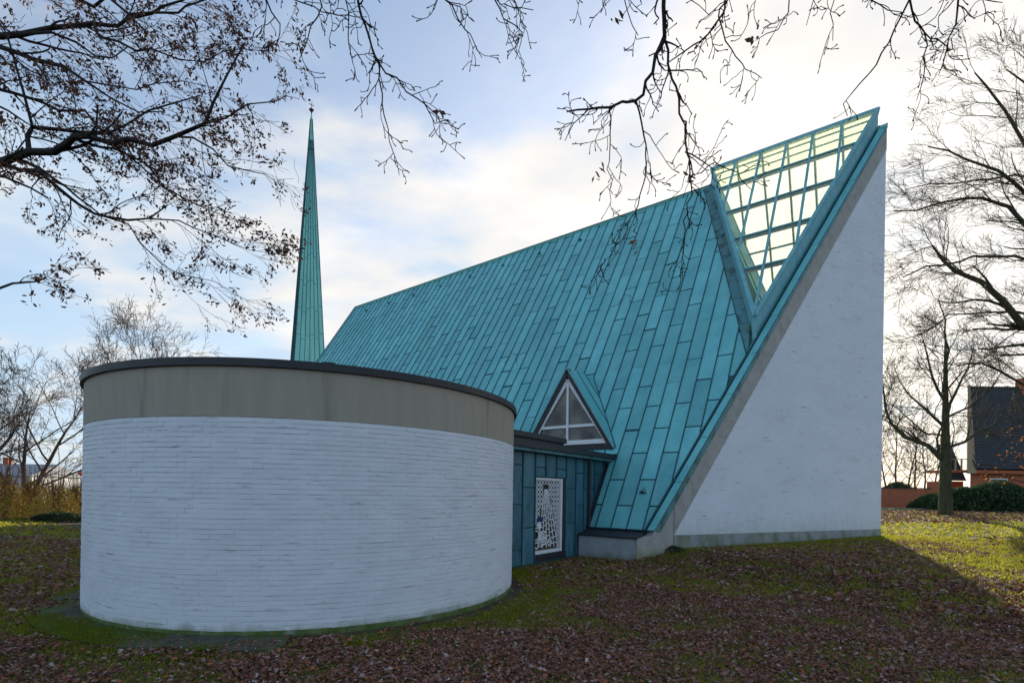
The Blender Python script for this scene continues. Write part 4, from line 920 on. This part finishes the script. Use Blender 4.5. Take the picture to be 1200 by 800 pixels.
shrub('rhododendron',gpt(1200,41),2.9,2.2,2.2,8000,.16,RH,'dark green rhododendron at the right edge of the view',3,g_)
shrub('rhododendron',gpt(1096,45),1.6,1.5,1.7,3500,.15,RH,'small pale green rhododendron left of the lawn tree trunk',4,g_)
shrub('evergreen_shrub',gpt(1052,58),2.2,1.8,3.2,4500,.16,RH,'dark green bush showing above the red brick wall',5)
shrub('evergreen_shrub',gpt(1077,45.5),1.1,.9,1.0,1800,.13,[(.05,.06,.03),(.08,.07,.04)],'low dark bush in front of the red brick wall',6)
YG='yellow leaved shrubs along the left lawn edge'
for k,(X_,D,rx,rz,lb_) in enumerate(((6,31.5,1.7,2.9,'golden yellow shrub at the left edge beyond the lawn'),(38,33,1.6,2.6,'yellow green shrub below the spreading bare tree'),(66,32,1.5,2.5,'yellow shrub with many upright stems beside the round chapel'),(90,33.5,1.4,2.3,'green yellow shrub half hidden by the round chapel wall'),(-24,30.5,1.7,2.,'golden shrub just outside the left edge'))):
    if k==4: continue
    shrub('garden_shrub',gpt(X_,D),rx,1.2,rz,2600,.09,YE,lb_,20+k,YG,stems=60,bark=mat('orange_twigs',(.36,.17,.09),(.22,.12,.07),5),stemh=1.2,hollow=.15)
shrub('evergreen_shrub',gpt(72,30.2),1.9,.8,.62,3500,.07,DG,'low dark evergreen mound beside the left wall of the round chapel',30)
# ivy tuft at the corner of the church plinth
cr=Wd(*(QV*11.9+GN*.12)); shrub('ivy_tuft',(cr.x,cr.y,float(gz(cr.x,cr.y))),.38,.2,.26,260,.05,[(.035,.06,.02),(.06,.08,.03)],'small dark ivy tuft growing at the foot of the church verge beam',40,stems=5,cat='plant')

# ------------------------------------------------------------------ brick boundary wall
M['red']=mat('red_brick',(.50,.15,.08),(.38,.11,.06),3,(1,1,3),.85,.2,30,stains=[((.15,.08,.05),2,(1,1,1),.55,.75,.5)])
M['tile']=mat('dark_roof_tile',(.055,.055,.06),(.038,.036,.038),3,rough=.45,stains=[((.07,.07,.05),2,(1,1,1),.6,.75,.4)])
M['orange']=mat('orange_timber',(.42,.11,.045),rough=.6)
M['timber']=mat('pale_timber',(.38,.25,.15),(.28,.19,.12),4,(5,5,.5),.8)
wa=at(1000,580,50); wb=at(1092,580,50)
bw=empty('boundary_wall',(wa.x,wa.y,.7),'low red brick garden wall with tiled coping behind the church lawn','wall')
Lw=wb.x-wa.x
MB().box((0,0,-.3),(Lw,.3,2.05)).build('wall_body',M['red'],bw)
for k in range(int(Lw/.34)): MB().box((k*.34,-.06,2.06),(k*.34+.32,.36,2.17)).build('coping_tile',M['tile'],bw)
# kerb beyond the lawn
ka=at(1000,592,44); kb=at(1290,592,44)
mk('kerb',*(lambda m_:(m_.v,m_.f))(MB().box((ka.x,43.9,.55),(kb.x,44.05,float(gz(52,44))+.10))),M['base'],kind='structure')
# ------------------------------------------------------------------ tiled house at the right
hx=at(1139,548,50); hz_e=at(1139,549,50).z; hz_r=at(1139,462,53).z
hs=empty('tiled_house',(hx.x,50,.8),'red brick house with steep dark tiled roof and orange balcony behind the rhododendrons','house')
z0=-.6; ze=hz_e-.8; zr=hz_r+1.2-.8; W=16.; Dp=9.
MB().prism([(.3,.5,z0),(W,.5,z0),(W,Dp-.5,z0),(7.8,Dp-.5,z0)],(0,0,ze-.15-z0)).build('wall',M['red'],hs)
RX=3.5
rfm=MB()
rfm.add([(0,0,ze),(W,0,ze),(W,Dp/2,zr),(RX,Dp/2,zr),(7.6,Dp,ze),(W,Dp,ze)],[(0,1,2,3),(3,2,5,4),(0,3,4),(0,4,5,1),(1,5,2)])
hr=rfm.build('roof',M['tile'],hs)
mb=MB(); nr=30; ncl=54; sl=Vector((0,Dp/2,zr-ze))
for r_ in range(nr):
    for c in range(ncl):
        x0=W*c/ncl; x1=W*(c+1)/ncl
        if x0<RX*(r_+.5)/nr: continue
        a=Vector((0,0,ze+.03))+sl*(r_/nr); b=Vector((0,0,ze+.03))+sl*((r_+1)/nr); xm=(x0+x1)/2
        mb.add([(x0,a.y,a.z+.0),(xm,a.y-.03,a.z+.13),(x1,a.y,a.z+.0),(x0,b.y,b.z-.03),(xm,b.y,b.z+.05),(x1,b.y,b.z-.03)],[(0,1,4,3),(1,2,5,4),(0,2,1)])
mb.build('roof_tiles',M['tile'],hr,'stuff')
MB().prism([(-.55,-.1,ze-.5),(.25,-.1,ze-.5),(RX+.1,Dp/2-.1,zr+.1),(RX-.05,Dp/2-.1,zr+.1)],(0,-.12,.02)).build('gable_boarding',M['timber'],hs)
MB().box((-2.0,.4,ze-.35),(.28,3,ze-.1)).build('balcony',M['orange'],hs)
for x in (-1.9,-1.2,-.6): MB().box((x,.5,ze-.1),(x+.12,.62,ze+.95)).build('balcony_post',M['timber'],hs)
MB().box((-1.9,.5,ze+.95),(0,.6,ze+1.03)).build('balcony_rail',M['timber'],hs)
MB().box((.31,-.02,ze-.45),(W,.12,ze-.12)).build('gutter',M['orange'],hs)
MB().box((9.0,Dp/2-.5,zr-1),(9.8,Dp/2+.3,zr+.9)).build('chimney',M['red'],hs)
for k in range(3):
    x=2.2+k*4.2; f_=MB().box((x,.42,.8),(x+1.8,.47,ze-.9)).build('window',M['white'],hs); MB().box((x+.1,.40,.9),(x+1.7,.415,ze-1.0)).build('pane',M['glassD'],f_)
# lower wing roof
h2=at(1112,560,54); 
MB().prism([(1.0,4.2,3.0),(3.3,4.2,3.0),(4.9,8,7.2),(3.2,8,7.2)],(0,.1,.12)).build('wing_roof',M['tile'],hs)
MB().box((1.3,4.6,z0),(3.3,7,2.95)).build('wing_wall',M['red'],hs)
# far houses at the left
M['pale']=mat('pale_render',(.55,.56,.58),rough=.8); M['slate']=mat('blue_grey_slate',(.30,.33,.38),(.24,.26,.31),2,rough=.5)
def far_house(X0,X1,Yr,Ye,D,label):
    a=at(X0,Ye,D); b=at(X1,Ye,D); rz_=at(X0,Yr,D+4).z; hs=empty('far_house',(a.x,D,-.4),label,'house','far houses beyond the left garden'); L=b.x-a.x; e=a.z+.4; r_=rz_+.4
    MB().box((.2,.4,-.5),(L-.2,7.6,e)).build('wall',M['pale'],hs)
    MB().prism([(0,0,e-.1),(0,8,e-.1),(0,4,r_)],(L,0,0)).build('roof',M['slate'],hs)
    MB().box((L*.3,3.6,r_-.5),(L*.3+.7,4.3,r_+.8)).build('chimney',M['red'],hs)
    for k in range(3):
        f_=MB().box((L*(.15+.28*k),.33,.8),(L*(.15+.28*k)+1.1,.39,2.1)).build('window',M['white'],hs); MB().box((L*(.15+.28*k)+.1,.30,.9),(L*(.15+.28*k)+1.0,.325,2.0)).build('pane',M['glassD'],f_)
far_house(-60,34,542,555,62,'pale house with blue grey slate roof behind the far left trees')
far_house(40,130,556,565,78,'smaller pale house with long low roof beside the round chapel wall')
# ------------------------------------------------------------------ distant wood all round
r=np.random.default_rng(9); n=26000; a=r.uniform(-math.pi,math.pi,n); d=r.uniform(110,150,n); hh=(3.2+1.4*np.sin(a*9)+.9*np.sin(a*23+1)+.6*np.sin(a*61))*(.75+.25*r.uniform(0,1,n))
C=np.stack([d*np.sin(a),d*np.cos(a),r.uniform(0,1,n)**.8*hh+.2],1); ax=r.normal(size=(n,3)); ax/=np.linalg.norm(ax,axis=1,keepdims=True); bx=np.cross(ax,r.normal(size=(n,3))); bx/=np.linalg.norm(bx,axis=1,keepdims=True)
s=r.uniform(.35,1.1,(n,1)); V=np.stack([C-ax*s,C+bx*s*.5,C+ax*s,C-bx*s*.5],1).reshape(-1,3)
cl=np.array([(.10,.085,.075),(.13,.11,.10),(.08,.085,.06),(.15,.13,.12)]); col=np.repeat(cl[r.integers(0,4,n)],4,0)
tag(mk('distant_wood',V,np.arange(n*4).reshape(-1,4),M['leafc'],kind='stuff',col=col),'grey brown belt of distant bare woodland along the horizon','woodland')
